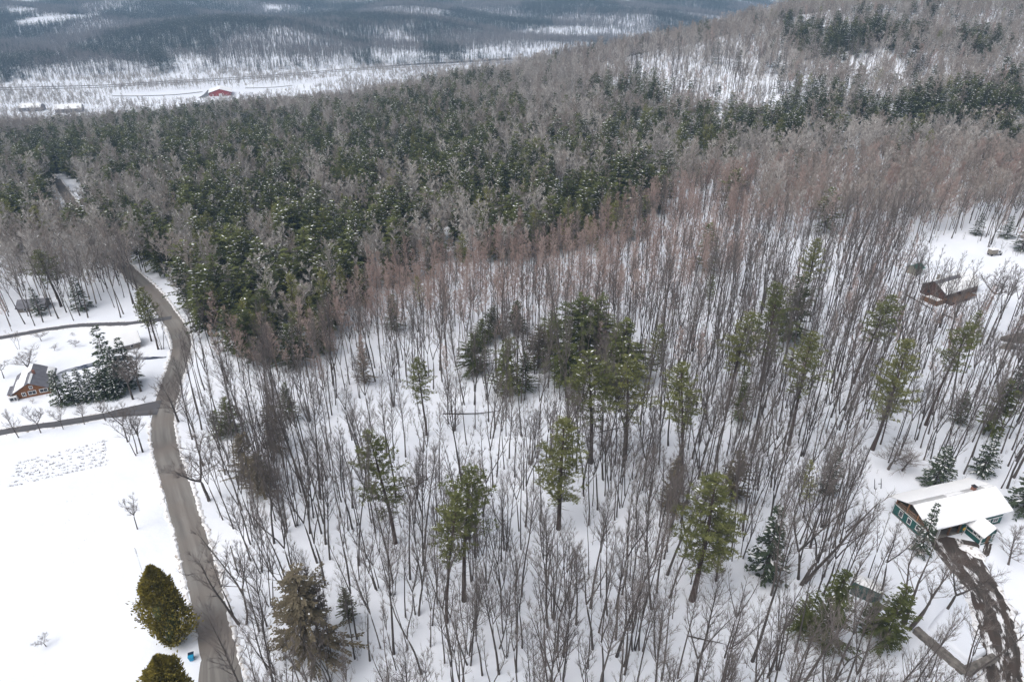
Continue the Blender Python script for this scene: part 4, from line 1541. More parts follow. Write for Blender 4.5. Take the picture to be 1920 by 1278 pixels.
def put_tree(name, key, x, y, scale, rz, label, cat, group=None, lean=(0, 0), xy=1.0, z=None):
    T, C, S = meshes(key)
    e = thing(name, label, cat, (x, y, tz(x, y) if z is None else z), rz, group)
    e.scale = (scale * xy, scale * xy, scale)
    e.rotation_euler = (lean[0], lean[1], rz)
    link('trunk', T, e)
    link('crown', C, e)
    if S:
        s = link('snow', S, e)
        s['kind'] = 'stuff'
    return e


# ------------------------------------------------------------------ trees one can point to
rnd = random.Random(77)
LANDMARK = []          # (phrase, px, py)
TAKEN = []             # (x, y, r) kept clear of scattered trees
KEYH = {'pine': 26.0, 'pine_yellow': 19.0, 'hemlock': 16.0, 'spruce': 11.0, 'cedar': 14.0}


def mark(name, keys, base, top_py, label, cat, short=None, group=None, xy=1.0, lean=(0, 0), clear=2.5, Hp=None, k=None, rz=None):
    x, y = at(*base)
    H = max(1.0, height_to(base[0], base[1], top_py))
    key = keys[k] if k is not None else rnd.choice(keys)
    H0 = Hp or max(v[2] for v in PROTO[key][0].v)
    e = put_tree(name, key, x, y, H / H0, rnd.uniform(0, 6.28) if rz is None else rz, label, cat, group, lean=lean, xy=xy)
    TAKEN.append((x, y, clear))
    if short:
        LANDMARK.append((short, base[0], base[1]))
    return e


# white pines in the open wood: (base px, top row, label, short)
for base, top, lab, short, k, xy in [
    ((1047, 992), 788, 'round-headed green pine in the middle of the open wood, bare brush at its foot', 'the round-headed pine', 5, 1.15),
    ((870, 1128), 892, 'tall pine with a flat tufted top, taller of the pair in the lower wood', 'the flat-topped pine pair', 1, 1.0),
    ((838, 1168), 925, 'slimmer pine close beside the tall flat-topped pine in the lower wood', None, 3, .9),
    ((742, 1020), 808, 'open-branched pine with a dark stem, up the slope from the flat-topped pair', 'the open-branched pine', 2, 1.05),
    ((800, 816), 674, 'small ragged pine standing alone in a snowy gap above the open-branched pine', 'the small ragged pine', 0, 1.0),
    ((1108, 870), 664, 'broad pale green pine, larger of two side by side below the hemlock clump', 'the two broad pines', 4, 1.35),
    ((1172, 862), 668, 'broad pine touching the larger pale green pine below the hemlock clump', None, 4, 1.2),
    ((1276, 905), 697, 'bushy pine on a thin stem, down the slope from the two broad pines', 'the bushy thin-stemmed pine', 3, 1.2),
    ((1297, 1125), 905, 'large leaning pine with long green boughs on its downhill side', 'the large leaning pine', 5, 1.25),
    ((1342, 1090), 960, 'short green pine tucked under the large leaning pine', None, 2, 1.0),
    ((1424, 732), 543, 'dark full pine with bare lower stem, tallest below the reddish saplings', 'the dark full pine', 2, 1.15),
    ((1478, 835), 632, 'yellow-green pine in the thick of the thin trunks', 'the yellow-green pine', 0, 1.0),
    ((1362, 768), 590, 'light green pine whose boughs carry snow, beside the dark full pine', 'the snow-flecked light pine', 4, 1.1),
    ((1635, 845), 640, 'slender pine with green down half its stem, among crowded grey trunks', 'the slender pine', 5, .95),
    ((1735, 797), 608, 'pine with a small tuft high on a twin stem below the brown house', 'the high-tufted pine', 1, .85),
    ((1500, 600), 452, 'narrow dark pine half hidden in poles, uphill of the dark full pine', 'the narrow dark pine', 0, .9),
    ((1325, 610), 520, 'thin dark pine among the reddish saplings', 'the thin dark pine', 3, .9),
    ((297, 655), 538, 'green pine at the inside of the road bend', 'the pine at the road bend', 4, 1.0),
    ((284, 640), 548, 'yellowish pine just behind the green pine at the road bend', None, 5, .9),
    ((1215, 730), 612, 'snow-dusted small pine at the edge of the hemlock clump', None, 2, 1.0),
    ((1600, 720), 545, 'brownish sparse-needled pine on a tall bare stem', 'the sparse brown pine', 3, 1.2),
    ((1650, 835), 700, 'thin pine close behind the slender pine', None, 3, .8),
    ((1800, 720), 590, 'thin pine top above the drive to the brown house', None, 3, .8),
    ((115, 575), 470, 'spreading dark pine in the snowy wood behind the far driveway', 'the spreading pine', 0, 1.5),
]:
    mark('pine_tree', PINES, base, top, lab, 'pine', short, xy=xy * 1.35, k=k, lean=(0, 0.035) if 'leaning' in lab else (0, 0))

for base, top, lab, xy in [
    ((868, 520), 442, 'pale yellow-green pine standing at the edge of the dark hemlocks', 1.1),
    ((560, 632), 512, 'tall yellow-green pine at the edge of the woods above the road', 1.0),
    ((618, 615), 508, 'spiky yellow-green pine, beside the tall one above the road', .9),
    ((590, 640), 560, 'small yellow-green pine in front of the spiky ones', 1.0),
    ((1055, 470), 388, 'yellow-green pine at the top of the reddish sapling band', 1.2),
    ((1150, 462), 380, 'broad olive pine beside the top of the reddish sapling band', 1.4),
    ((1105, 478), 405, 'small olive pine between two larger ones on the sapling band', 1.0),
    ((790, 590), 520, 'soft green pine rising out of the reddish saplings', 1.2),
    ((1240, 385), 312, 'lone green pine at the upper edge of the reddish saplings', 1.1),
    ((1300, 372), 318, 'small olive pine beside the lone green one at the saplings', 1.1),
    ((40, 470), 375, 'pale green pine in the woods across the valley lane', 1.5),
    ((95, 480), 390, 'pale green pine, second in from the edge of the photo by the lane', 1.4),
    ((460, 500), 430, 'light green pine in the dark mixed woods above the road', 1.2),
    ((905, 680), 640, 'olive young pine at the lower edge of the hemlock clump', 1.0),
]:
    mark('pine_tree', PINES_Y, base, top, lab, 'pine', {868: 'the pale pine at the hemlock edge', 560: 'the tall roadside yellow-green pine', 1055: 'the yellow-green pine topping the saplings', 1240: 'the lone green pine', 460: 'the light green pine in the dark woods', 40: 'the pale green pine at the photo edge'}.get(base[0]), xy=xy)

HEMLOCKS = [
    ((925, 635), 552, 'dark hemlock at the uphill corner of the hemlock clump', None, 1.0),
    ((968, 625), 540, 'pointed hemlock, second from the uphill corner of the clump', None, 1.1),
    ((1010, 690), 585, 'hemlock in the shaded middle of the clump', None, 1.0),
    ((1085, 690), 535, 'tall snow-striped hemlock crowning the clump', 'the hemlock clump', 1.15),
    ((1120, 680), 530, 'tall black-green hemlock beside the snow-striped one', None, 1.1),
    ((1060, 725), 620, 'dark hemlock in the lower middle of the clump', None, 1.0),
    ((1165, 715), 575, 'wide hemlock at the downhill end of the clump', None, 1.2),
    ((1140, 740), 640, 'low hemlock under the wide one', None, 1.1),
    ((952, 745), 635, 'broad olive-dark hemlock with boughs near the snow', None, 1.1),
    ((985, 735), 660, 'small hemlock pressed against the broad olive-dark one', None, 1.0),
    ((890, 700), 600, 'shadowed hemlock at the road end of the clump', None, 1.2),
    ((905, 650), 575, 'small hemlock leaning out of the uphill corner of the clump', None, 1.0),
    ((1035, 660), 560, 'black-green hemlock deep in the clump behind bare branches', None, 1.1),
    ((740, 620), 552, 'lone dark hemlock in the reddish saplings', 'the lone dark hemlock', 1.1),
    ((553, 690), 610, 'rounded dark green hemlock at the woods edge above the road', 'the rounded hemlock', 1.3),
    ((608, 665), 590, 'olive hemlock uphill of the rounded one', None, 1.1),
    ((500, 665), 600, 'dark hemlock nearer the road than the rounded one', None, 1.1),
    ((437, 815), 745, 'squat dark hemlock in the roadside thicket', 'the roadside thicket', 1.3),
    ((415, 825), 770, 'low hemlock beside the squat one in the roadside thicket', None, 1.2),
    ((545, 790), 718, 'dark pointed hemlock above the roadside thicket', None, 1.1),
    ((520, 850), 760, 'brown-green hemlock behind the roadside thicket', None, 1.1),
    ((470, 905), 815, 'shaggy dark hemlock in the middle of the roadside thicket', None, 1.4),
    ((495, 930), 850, 'shaggy hemlock at the lower end of the roadside thicket', None, 1.3),
    ((585, 1235), 1075, 'huge shaggy grey-green hemlock tangled with bare branches beside the road', 'the huge shaggy hemlock', 1.3),
    ((1370, 940), 845, 'reddish-brown bushy hemlock above the large leaning pine', 'the reddish-brown hemlock', 1.3),
    ((1258, 960), 860, 'dull brown-green hemlock between thin trunks', None, 1.1),
    ((1480, 640), 520, 'black-green hemlock behind the dark full pine', None, 1.2),
    ((1385, 790), 690, 'small dark hemlock under the snow-flecked light pine', None, 1.0),
    ((1540, 1215), 1072, 'big bright green hemlock with a bare tree in front of it', 'the big bright hemlock', 1.0),
    ((1500, 1190), 1125, 'small hemlock at the skirt of the big bright one', None, 1.2),
    ((1655, 1215), 1095, 'dark snow-speckled hemlock beside the small green shed', 'the snow-speckled hemlock', 1.1),
    ((1625, 1190), 1130, 'low dark hemlock between the shed and the snow-speckled one', None, 1.4),
    ((1795, 795), 735, 'small round hemlock with snow below it, under the high-tufted pine', None, 1.2),
    ((655, 1165), 1100, 'small dark hemlock in the wood near the flat-topped pair', None, .9),
    ((685, 720), 640, 'grey-green hemlock on the slope above the small ragged pine', None, .9),
]
for base, top, lab, short, xy in HEMLOCKS:
    top += 24 if 'clump' in lab or 'snow-striped' in lab else 0
    mark('hemlock_tree', HEMS_DULL if any(w in lab for w in ('shaggy', 'brown', 'grey-green', 'shaded')) else HEMS_FINE, base, top, lab, 'hemlock', short, xy=xy * (1.5 if 'clump' in lab else 1.0))

for base, top, lab, short, xy, k in [
    ((1551, 925), 840, 'pointed dark spruce uphill of the green house', 'the pointed spruce', .95, 2),
    ((1432, 1080), 952, 'dark spruce with snow on its boughs beside the large leaning pine', 'the dark spruce', 1.0, 1),
    ((1752, 910), 836, 'snow-laden spruce behind the green house roof', 'the snow-laden spruce', 1.35, 0),
    ((1840, 890), 815, 'snow-patched spruce behind the chimney of the green house', None, 1.15, 1),
    ((1915, 960), 860, 'dark spruce at the far gable of the green house', None, 1.2, 0),
    ((1722, 1040), 946, 'ragged spruce top in front of the green house porch', 'the porch spruce', .8, 2),
    ((215, 728), 612, 'tallest dark spruce beside the pond', 'the tallest pond spruce', 1.0, 1),
    ((247, 720), 635, 'second dark spruce beside the pond', None, 1.1, 2),
    ((228, 735), 650, 'full dark spruce between the two tallest by the pond', None, 1.3, 0),
    ((118, 758), 695, 'snowy spruce nearest the gable of the timber house', None, 1.2, 0),
    ((140, 755), 700, 'snowy spruce, second in the row from the timber house', None, 1.25, 1),
    ((160, 752), 692, 'snowy spruce, third in the row from the timber house', None, 1.25, 2),
    ((180, 748), 690, 'snowy spruce, fourth in the row from the timber house', None, 1.3, 0),
    ((200, 745), 682, 'snowy spruce, fifth in the row from the timber house', None, 1.3, 1),
    ((220, 745), 690, 'snowy spruce at the road end of the row', None, 1.2, 2),
    ((155, 580), 520, 'dark spruce beside the far driveway', None, 1.3, 0),
    ((75, 590), 540, 'grey-green spruce in front of the dark-roofed house', None, 1.2, 1),
    ((1885, 445), 405, 'dark spruce behind the truck in the upper clearing', None, 1.5, 0),
    ((1915, 470), 415, 'dark spruce at the edge of the upper clearing', None, 1.5, 1),
    ((1830, 440), 400, 'spruce at the back of the upper clearing', None, 1.4, 2),
    ((1912, 740), 655, 'dark ragged spruce below the grey rock ledge', None, 1.3, 1),
]:
    mark('spruce_tree', SPRUCES, base, top, lab, 'spruce', short, xy=xy, k=k)

mark('cedar_tree', CEDARS, (330, 1205), 1073, 'dense egg-shaped golden-green cedar beside the dirt road', 'cedar', 'the golden-green cedar', clear=6, k=0, xy=.74)
mark('cedar_tree', CEDARS, (352, 1385), 1243, 'golden-green cedar cut by the bottom edge of the photo', 'cedar', None, clear=6, k=1, xy=.74)

# bare trees standing on their own
for i, (bx, by, top) in enumerate([(35, 820, 775), (77, 812, 765), (119, 805, 768), (159, 797, 760), (198, 790, 755)]):
    mark('bare_tree', WIDE, (bx, by), top, '%s small bare tree in the row along the driveway, counted from the photo edge' % ['first', 'second', 'third', 'fourth', 'fifth'][i], 'bare tree', 'the driveway row' if i == 2 else None, xy=.85)
for base, top, lab, keys, xy in [
    ((256, 852), 770, 'multi-stemmed bare tree in the field corner by the road', NEAR_BARE[9:], 1.5),
    ((268, 848), 785, 'bare tree beside the multi-stemmed one in the field corner', WIDE, 1.0),
    ((240, 830), 765, 'bare tree between the field corner and the driveway', WIDE, .8),
    ((258, 992), 938, 'small twiggy sapling alone in the snowy field', WIDE, .75),
    ((267, 1071), 1028, 'thin bare sapling in the field above the cedar', POLE, .6),
    ((87, 1212), 1195, 'tiny bare shrub in the empty snowy field', WIDE, 1.6),
    ((335, 790), 715, 'bare tree leaning over the road opposite the driveway', WIDE, 1.2),
    ((392, 938), 838, 'bare tree leaning towards the road below the roadside thicket', WIDE, 1.1),
    ((388, 902), 835, 'thin bare tree behind the one leaning towards the road', POLE, .8),
    ((470, 1052), 930, 'bare tree with a long bent stem on the roadside bank', NEAR_BARE[:3], 1.2),
    ((456, 1172), 1000, 'two-stemmed roadside tree reaching its branches over the road', NEAR_BARE[9:10], 1.6),
    ((437, 1152), 1030, 'thin stem beside the tree that reaches over the road', NEAR_BARE[:1], 1.1),
    ((265, 735), 668, 'pale bare tree leaning beside the spruces by the road', WIDE, 1.2),
    ((250, 750), 685, 'second pale bare tree beside the spruces by the road', WIDE, 1.2),
    ((305, 655), 575, 'bare tree in front of the pine at the road bend', NEAR_BARE[9:], 1.0),
    ((318, 655), 590, 'slim bare tree between the pine and the road bend', POLE, 1.0),
    ((55, 705), 662, 'spreading bare tree behind the timber house', WIDE, 1.5),
    ((8, 710), 680, 'crooked bare tree at the photo edge beside the timber house', WIDE, 1.3),
    ((35, 655), 620, 'clump of thin bare stems beside the far driveway', NEAR_BARE[9:], 1.4),
    ((1500, 1090), 905, 'broad many-stemmed bare tree downhill of the pointed spruce', NEAR_BARE[11:], 1.6),
    ((1620, 1150), 990, 'slim bare tree in front of the small green shed', POLE, 1.0),
    ((1645, 1130), 975, 'bare tree with a fine round top between shed and house', NEAR_BARE[:1], 1.1),
    ((1700, 1175), 1010, 'wide fanning bare tree between the shed and the muddy drive', NEAR_BARE[11:12], 1.9),
    ((1772, 1150), 1050, 'short dark bare tree beside the muddy drive', WIDE, .9),
    ((1850, 580), 520, 'thick crooked bare tree in front of the brown house', WIDE, 1.6),
    ((1812, 1270), 1130, 'bare tree rising in front of the stone wall', NEAR_BARE[10:11], 1.3),
    ((1890, 1060), 1000, 'small twiggy bush beside the entry of the green house', WIDE, 1.2),
    ((1550, 1290), 1150, 'bare tree at the foot of the big bright hemlock', NEAR_BARE[9:10], 1.4),
]:
    mark('bare_tree', keys, base, top, lab, 'bare tree', None, xy=xy)

for base, top, lab in [((78, 640), 626, 'low twiggy bush beside the far driveway'), ((103, 658), 648, 'low bush in the lawn behind the timber house'), ((142, 650), 638, 'wider low bush in the lawn towards the pond'), ((137, 629), 624, 'tiny bush between the far driveway and the wider bush'), ((172, 630), 625, 'tiny bush in the lawn, next along from the other tiny one'), ((62, 757), 750, 'low bush under the front windows of the timber house'), ((272, 755), 745, 'low bush at the corner of driveway and road'), ((282, 782), 773, 'low bush on the field side of the driveway mouth'), ((1665, 880), 840, 'snow-caught bush with drooping twigs uphill of the green house'), ((1690, 884), 850, 'smaller snow-caught bush beside the drooping one')]:
    mark('bush', WIDE, base, top, lab, 'bush', None, xy=2.4)

for nm, px, py in [('the small green shed', 1615, 1115), ('the pointed spruce', 1551, 925)]:
    LANDMARK.append((nm, px, py))

# ------------------------------------------------------------------ woods
rs = np.random.default_rng(5)


def seg_dist(path, x, y):
    step = path[::2]
    best = np.full(x.shape, 1e9)
    for q in step:
        best = np.minimum(best, np.hypot(x - q[0], y - q[1]))
    return best


def jitter(x0, x1, y0, y1, s):
    X, Y = np.meshgrid(np.arange(x0, x1, s), np.arange(y0, y1, s))
    X = X + rs.uniform(-.48, .48, X.shape) * s
    Y = Y + rs.uniform(-.48, .48, Y.shape) * s
    return X.ravel(), Y.ravel()


def field_noise(x, y, wl_, k):
    return waves(x, y, wl_, k, 4)


FIELD = wpoly([(-600, 815), (-40, 820), (200, 782), (285, 772), (292, 850), (320, 950), (350, 1050), (378, 1150), (392, 1230), (430, 1400), (470, 1750), (-900, 1750), (-900, 1000)])
LAWN = wpoly([(-600, 640), (0, 640), (60, 628), (240, 610), (310, 600), (330, 640), (322, 690), (285, 755), (180, 778), (-40, 815), (-600, 900)])
SHOULDER = wpoly([(372, 780), (360, 830), (385, 900), (400, 960), (440, 1060), (475, 1150), (510, 1300), (540, 1420), (430, 1420), (400, 1180), (360, 1000), (320, 860), (318, 790), (345, 700)])
YARD = wpoly([(1600, 900), (1690, 880), (1800, 905), (1960, 930), (2200, 1000), (2300, 1500), (1830, 1420), (1720, 1235), (1690, 1130), (1600, 1040)])
YARD2 = wpoly([(1660, 500), (1700, 462), (1800, 452), (1880, 475), (1960, 500), (2050, 560), (1960, 570), (1870, 600), (1800, 615), (1730, 600), (1690, 530)])
BROOK = wpoly([(1270, 1160), (1330, 1120), (1430, 1110), (1450, 1200), (1420, 1290), (1290, 1290), (1240, 1220)])
LOWTREES = wpoly([(96, 365), (160, 385), (172, 420), (165, 455), (120, 455), (92, 420)])
GAP = wpoly([(640, 780), (720, 720), (1050, 770), (1040, 830), (900, 880), (760, 880), (690, 960), (630, 900)])
FARLANE = wpoly([(98, 328), (125, 328), (150, 345), (178, 400), (168, 428), (126, 422), (96, 365)])

# conifers gather in patches on the slopes: (px, py, rx, ry, share)
BLOBS = [(760, 330, 330, 90, .80), (480, 300, 260, 70, .80), (900, 400, 130, 45, .75), (150, 300, 200, 60, .9), (40, 420, 120, 55, .85), (420, 420, 200, 70, .7), (560, 530, 140, 60, .95), (450, 560, 120, 70, 1.2), (520, 610, 110, 60, 1.0), (1080, 405, 120, 45, 1.1), (1000, 445, 120, 40, 1.0), (1180, 370, 90, 35, .9), (640, 470, 160, 60, .9), (950, 430, 150, 45, .85), (340, 470, 90, 50, .75),
         (1170, 190, 110, 30, .6), (1220, 175, 30, 30, .9), (1590, 75, 110, 24, 1.15), (1470, 55, 30, 18, .8), (1420, 30, 14, 10, .9), (1660, 60, 25, 35, .9), (1190, 250, 90, 22, .8),
         (1530, 195, 70, 24, 1.2), (1400, 255, 120, 32, 1.05), (1690, 240, 130, 36, 1.1), (1870, 220, 120, 34, 1.25), (1540, 250, 70, 28, 1.0), (1890, 285, 60, 22, .9), (1300, 290, 90, 28, 1.0), (1100, 300, 130, 40, .75),
         (960, 215, 60, 22, .55), (850, 180, 110, 22, .6), (1390, 355, 18, 10, .9), (1610, 350, 30, 12, .7), (1830, 90, 60, 22, .5), (1880, 170, 60, 20, .5), (700, 250, 260, 50, .7), (1460, 225, 30, 30, .8)]
BW = []
for bx, by, rx, ry, pr in BLOBS:
    x0, y0 = at(bx, by + 14)
    xr = at(bx + rx, by + 14)[0] - x0
    yu, yd = at(bx, by + 14 - ry)[1], at(bx, by + 14 + ry)[1]
    BW.append((x0, y0, max(xr, 6), max(yu - y0, 6), max(y0 - yd, 6), pr))
# places where the canopy opens and the snow shows between the stems
OPEN = [(1350, 165, 150, 65), (1250, 165, 75, 60), (1600, 135, 70, 20), (1570, 150, 50, 14), (1700, 160, 30, 30)]
OW = []
for bx, by, rx, ry in OPEN:
    x0, y0 = at(bx, by)
    OW.append((x0, y0, max(at(bx + rx, by)[0] - x0, 6), max(at(bx, by - ry)[1] - y0, 8), max(y0 - at(bx, by + ry)[1], 8)))
EDGE_E = wpoly([(-900, 540), (-300, 500), (0, 490), (130, 480), (250, 500), (330, 560), (400, 640), (470, 690), (560, 680), (640, 620), (720, 540), (880, 512), (1080, 470), (1220, 400), (1420, 345), (1700, 320), (2300, 300), (3200, 250)])
EDGE_D = wpoly([(-900, 540), (-300, 500), (0, 490), (130, 480), (250, 500), (330, 560), (400, 680), (520, 740), (660, 690), (760, 640), (900, 660), (1200, 620), (1350, 560), (1520, 520), (1680, 450), (1920, 420), (2400, 400), (3200, 380)])


def edge_y(edge, x):
    o_ = np.argsort(edge[:, 0])
    return np.interp(x, edge[o_, 0], edge[o_, 1])


def conifer_share(x, y):
    s = np.full(x.shape, .05)
    for x0, y0, xr, yu, yd, pr in BW:
        yr = np.where(y > y0, yu, yd)
        g = np.exp(-(((x - x0) / xr) ** 2 + ((y - y0) / yr) ** 2) ** 1.5)
        s = np.maximum(s, pr * g)
    return s


def openness(x, y):
    s = np.zeros(x.shape)
    for x0, y0, xr, yu, yd in OW:
        yr = np.where(y > y0, yu, yd)
        s = np.maximum(s, np.exp(-(((x - x0) / xr) ** 2 + ((y - y0) / yr) ** 2) ** 1.5))
    return s


def clear_of(x, y, buildings):
    ok = np.ones(x.shape, bool)
    for bx, by, r_ in buildings:
        ok &= np.hypot(x - bx, y - by) > r_
    return ok


def allowed(x, y):
    ok = ~(inside(FIELD, x, y) | inside(LAWN, x, y) | inside(YARD, x, y) | inside(YARD2, x, y) | inside(SHOULDER, x, y))
    ok &= clear_of(x, y, TAKEN)
    ok &= clear_of(x, y, KEEP_CLEAR)
    rd = seg_dist(road_path, x, y)
    ok &= rd > np.where(y > 225, 3.0, 6.0)
    ok &= (seg_dist(DRIVE_A, x, y) > 4) & (seg_dist(DRIVE_B, x, y) > 3.2)
    ok &= ~inside(FARLANE, x, y)
    return ok


def in_frame(x, y, m_=140, up=24):
    z = terr(x, y)
    u, v, dep = proj(x, y, z)
    u2, v2, d2 = proj(x, y, z + up)
    return (dep > 20) & (u > -m_) & (u < 1920 + m_) & (v > -200) & (v2 < 1278 + m_)


# --- the open wood and the slopes this side of the crest
trees = []        # (kind, key, x, y, scale, rot)


def sow(x, y, kinds):
    pass


X, Y = jitter(-560, 760, 48, 1010, 3.6)
yc = CREST(X)
ok = (Y < yc + 120) & in_frame(X, Y) & allowed(X, Y)
X, Y = X[ok], Y[ok]
yc = yc[ok]
eE, eD = edge_y(EDGE_E, X), edge_y(EDGE_D, X)
zone = np.where(Y > eE, 2, np.where(Y > eD, 1, 0))              # 0 open wood, 1 reddish saplings, 2 mixed woods
U0, V0, D0 = proj(X, Y, terr(X, Y))
dens = np.select([zone == 0, zone == 1], [0.80, 0.90], 0.42)
dens = np.where((zone == 0) & (X > 25), 0.88, dens)
dens = np.where((zone == 0) & inside(GAP, X, Y), 0.30, dens)
dens = np.where((zone == 0) & inside(BROOK, X, Y), 0.16, dens)
dens = dens * np.where(zone == 0, 0.85 + 0.6 * field_noise(X, Y, 38, 5), 1.0)
rdist = seg_dist(road_path, X, Y)
xr_ = np.interp(Y, road_path[:, 1], road_path[:, 0])
screen = (rdist < 13) & (X < xr_) & (Y > at(262, 528)[1]) & (Y < 600)
dens = np.where((zone == 1) & (X > .34 * Y + 6), np.where(Y > 262, .8, .6), dens)
dens = np.where((X < -68) & (zone < 2), .42, dens)
dens = np.where(screen, 1.0, dens)
op = openness(X, Y)
dens = np.where((zone == 2) & (X > 60) & (Y > 380), .33, dens)
dens = dens * (1 - .3 * op)
cs_ = conifer_share(X, Y) * (1 - op)
cs_ = np.clip(cs_ * (1.22 + 1.15 * field_noise(X, Y, 30, 1) + .4 * field_noise(X, Y, 90, 5)), 0, .93) * np.where(zone == 2, 1, np.where(zone == 1, .05, .015))
keep = rs.random(len(X)) < dens
X, Y, zone, cs_, op, yc = X[keep], Y[keep], zone[keep], cs_[keep], op[keep], yc[keep]
dist = np.hypot(X, Y)
con = rs.random(len(X)) < cs_
rr = rs.random(len(X))
hill = (X > 60) & (Y > 380)
bare_pts, hem_pts = [], []
low_ = inside(LOWTREES, X, Y)
con &= ~low_
scr_ = (seg_dist(road_path, X, Y) < 13) & (X < np.interp(Y, road_path[:, 1], road_path[:, 0])) & (Y > 255) & (Y < 600)
con |= scr_ & (rs.random(len(X)) < .35) & ~low_
for i in range(len(X)):
    x, y = float(X[i]), float(Y[i])
    rot = float(rs.uniform(0, 6.28))
    if con[i]:
        if rr[i] < .07:
            hem_pts.append((x, y, 'pine_yellow_%d' % (i % 2), float(rs.uniform(.7, 1.0)), rot))
        else:
            hem_pts.append((x, y, HEMS[int(rs.integers(6))], float(rs.uniform(.82, 1.5)), rot))
        continue
    sc_ = float(rs.uniform(.84, 1.22))
    if zone[i] == 0:
        near = y < 190
        if x < -60 and y > 215:
            key = (FAR_BROWN if rr[i] < .5 else FAR_GREY)[int(rs.integers(5))]
        elif rr[i] < (.30 if x < 30 else .20):
            key = NEAR_BARE[int(rs.integers(len(NEAR_BARE)))]
        elif rr[i] < .88 or y < 150:
            key = POLE[int(rs.integers(5))] if y > 118 or rr[i] < .75 else NEAR_BARE[int(rs.integers(14))]
        else:
            key = RED_NEAR[int(rs.integers(5))]
            sc_ *= .8
    elif zone[i] == 1:
        if x > .34 * y + 6 and y > 262:
            key = (FAR_RED if rr[i] < .28 else (FAR_GREY if rr[i] > .85 else FAR_BROWN))[int(rs.integers(5))]
        elif x > .34 * y + 6:
            key = POLE[int(rs.integers(5))] if rr[i] < .86 else (FAR_BROWN[int(rs.integers(5))] if y > 260 else RED_NEAR[int(rs.integers(5))])
        elif y < 300:
            key = RED_NEAR[int(rs.integers(5))] if rr[i] < .62 else POLE[int(rs.integers(5))]
        else:
            key = FAR_RED[int(rs.integers(5))] if rr[i] < .8 else FAR_BROWN[int(rs.integers(5))]
        sc_ *= .92
    else:
        if op[i] > .3 and rr[i] < .35 + .5 * op[i]:
            key = POLE[int(rs.integers(5))]
            sc_ *= .95
        elif hill[i]:
            key = FAR_BROWN[int(rs.integers(5))] if rr[i] < .62 else (FAR_GREY[int(rs.integers(6))] if rr[i] < .97 else FAR_RED[int(rs.integers(5))])
        else:
            key = FAR_GREY[int(rs.integers(6))] if rr[i] < .72 else FAR_BROWN[int(rs.integers(5))]
            sc_ *= 1.05
    if low_[i]:
        sc_ *= .38
    bare_pts.append((x, y, key, sc_, rot))
print('woods: bare', len(bare_pts), 'conifer', len(hem_pts))

# the 300 bare trees that show largest become things, the rest one mass
NB = 300 - sum(1 for o in bpy.data.objects if o.name.startswith('bare_tree') and o.type == 'EMPTY')
ORD = ['first', 'second', 'third', 'fourth', 'fifth', 'sixth', 'seventh', 'eighth', 'ninth', 'tenth', 'eleventh', 'twelfth', 'thirteenth', 'fourteenth', 'fifteenth', 'sixteenth', 'seventeenth', 'eighteenth', 'nineteenth', 'twentieth']


def view_size(x, y):
    z = tz(x, y)
    u, v, d = proj(x, y, z)
    u2, v2, d2 = proj(x, y, z + 18)
    frac = 1.0
    if u < 0 or u > 1920:
        frac = .15
    lo, hi = max(min(v, v2), 0), min(max(v, v2), 1278)
    return max(0, hi - lo) * frac, u, v


bare_rank = sorted(bare_pts, key=lambda t: -view_size(t[0], t[1])[0])
things_b, rest_b = bare_rank[:NB], bare_rank[NB:]
LOOK = {}
for k in NEAR_BARE[:9]:
    LOOK[k] = 'forked bare grey tree' if int(k[-1]) in (0, 4, 7) else 'straight bare grey tree'
for k in NEAR_BARE[9:]:
    LOOK[k] = 'bare tree with several stems'
for k in POLE:
    LOOK[k] = 'thin bare pole of a tree'
for k in RED_NEAR + FAR_RED:
    LOOK[k] = 'reddish bare young tree'
for k in FAR_GREY + FAR_BROWN:
    LOOK[k] = 'bare grey-brown tree'
sides = {}
for t in things_b:
    _, u, v = view_size(t[0], t[1])
    best = min(LANDMARK, key=lambda l: math.hypot((u - l[1]), (v - l[2]) * 1.2))
    du, dv = u - best[1], v - best[2]
    if abs(du) > abs(dv):
        sd = 'right of' if du > 0 else 'left of'
    else:
        sd = 'below' if dv > 0 else 'above'
    sides.setdefault((LOOK[t[2]], sd, best[0]), []).append((math.hypot(du, dv), t))
for (look, sd, lm), lst in sides.items():
    lst.sort(key=lambda q: q[0])
    for k, (_, (x, y, key, s_, rot)) in enumerate(lst):
        if len(lst) == 1:
            lab = '%s, the only one just %s %s' % (look, sd, lm)
        else:
            lab = '%s, %s one out %s %s' % (look, ORD[min(k, 19)], sd, lm)
        put_tree('bare_tree', key, x, y, s_, rot, lab, 'bare tree', 'bare trees in the open wood', lean=(rnd.gauss(0, .045), rnd.gauss(0, .045)), xy=rnd.uniform(.72, 1.1))

NH = 300 - sum(1 for o in bpy.data.objects if o.name.startswith('hemlock_tree') and o.type == 'EMPTY')
hem_rank = sorted([h for h in hem_pts if not h[2].startswith('pine')], key=lambda t: -view_size(t[0], t[1])[0] * t[3])
rest_h = hem_rank[NH:] + [h for h in hem_pts if h[2].startswith('pine')]
AREAS = [('dark hemlock in the dense woods bordering the road bend', 330, 480), ('dark hemlock in the dense woods above the rounded hemlock', 560, 540), ('dark hemlock in the dense woods above the reddish saplings', 800, 450),
         ('dark hemlock near the yellow-green pines topping the sapling band', 1080, 400), ('dark hemlock in the woods over the far driveway', 120, 430), ('dark hemlock on the slope above the upper clearing', 1800, 280),
         ('dark hemlock on the slope above the lone green pine', 1300, 300), ('dark hemlock in the middle of the dense mixed woods', 650, 330), ('dark hemlock beside the hidden lane in the woods', 200, 330), ('dark hemlock in the open wood among bare trunks', 1200, 800), ('dark hemlock in the mixed woods along the hill foot', 980, 280)]
hs_ = {}
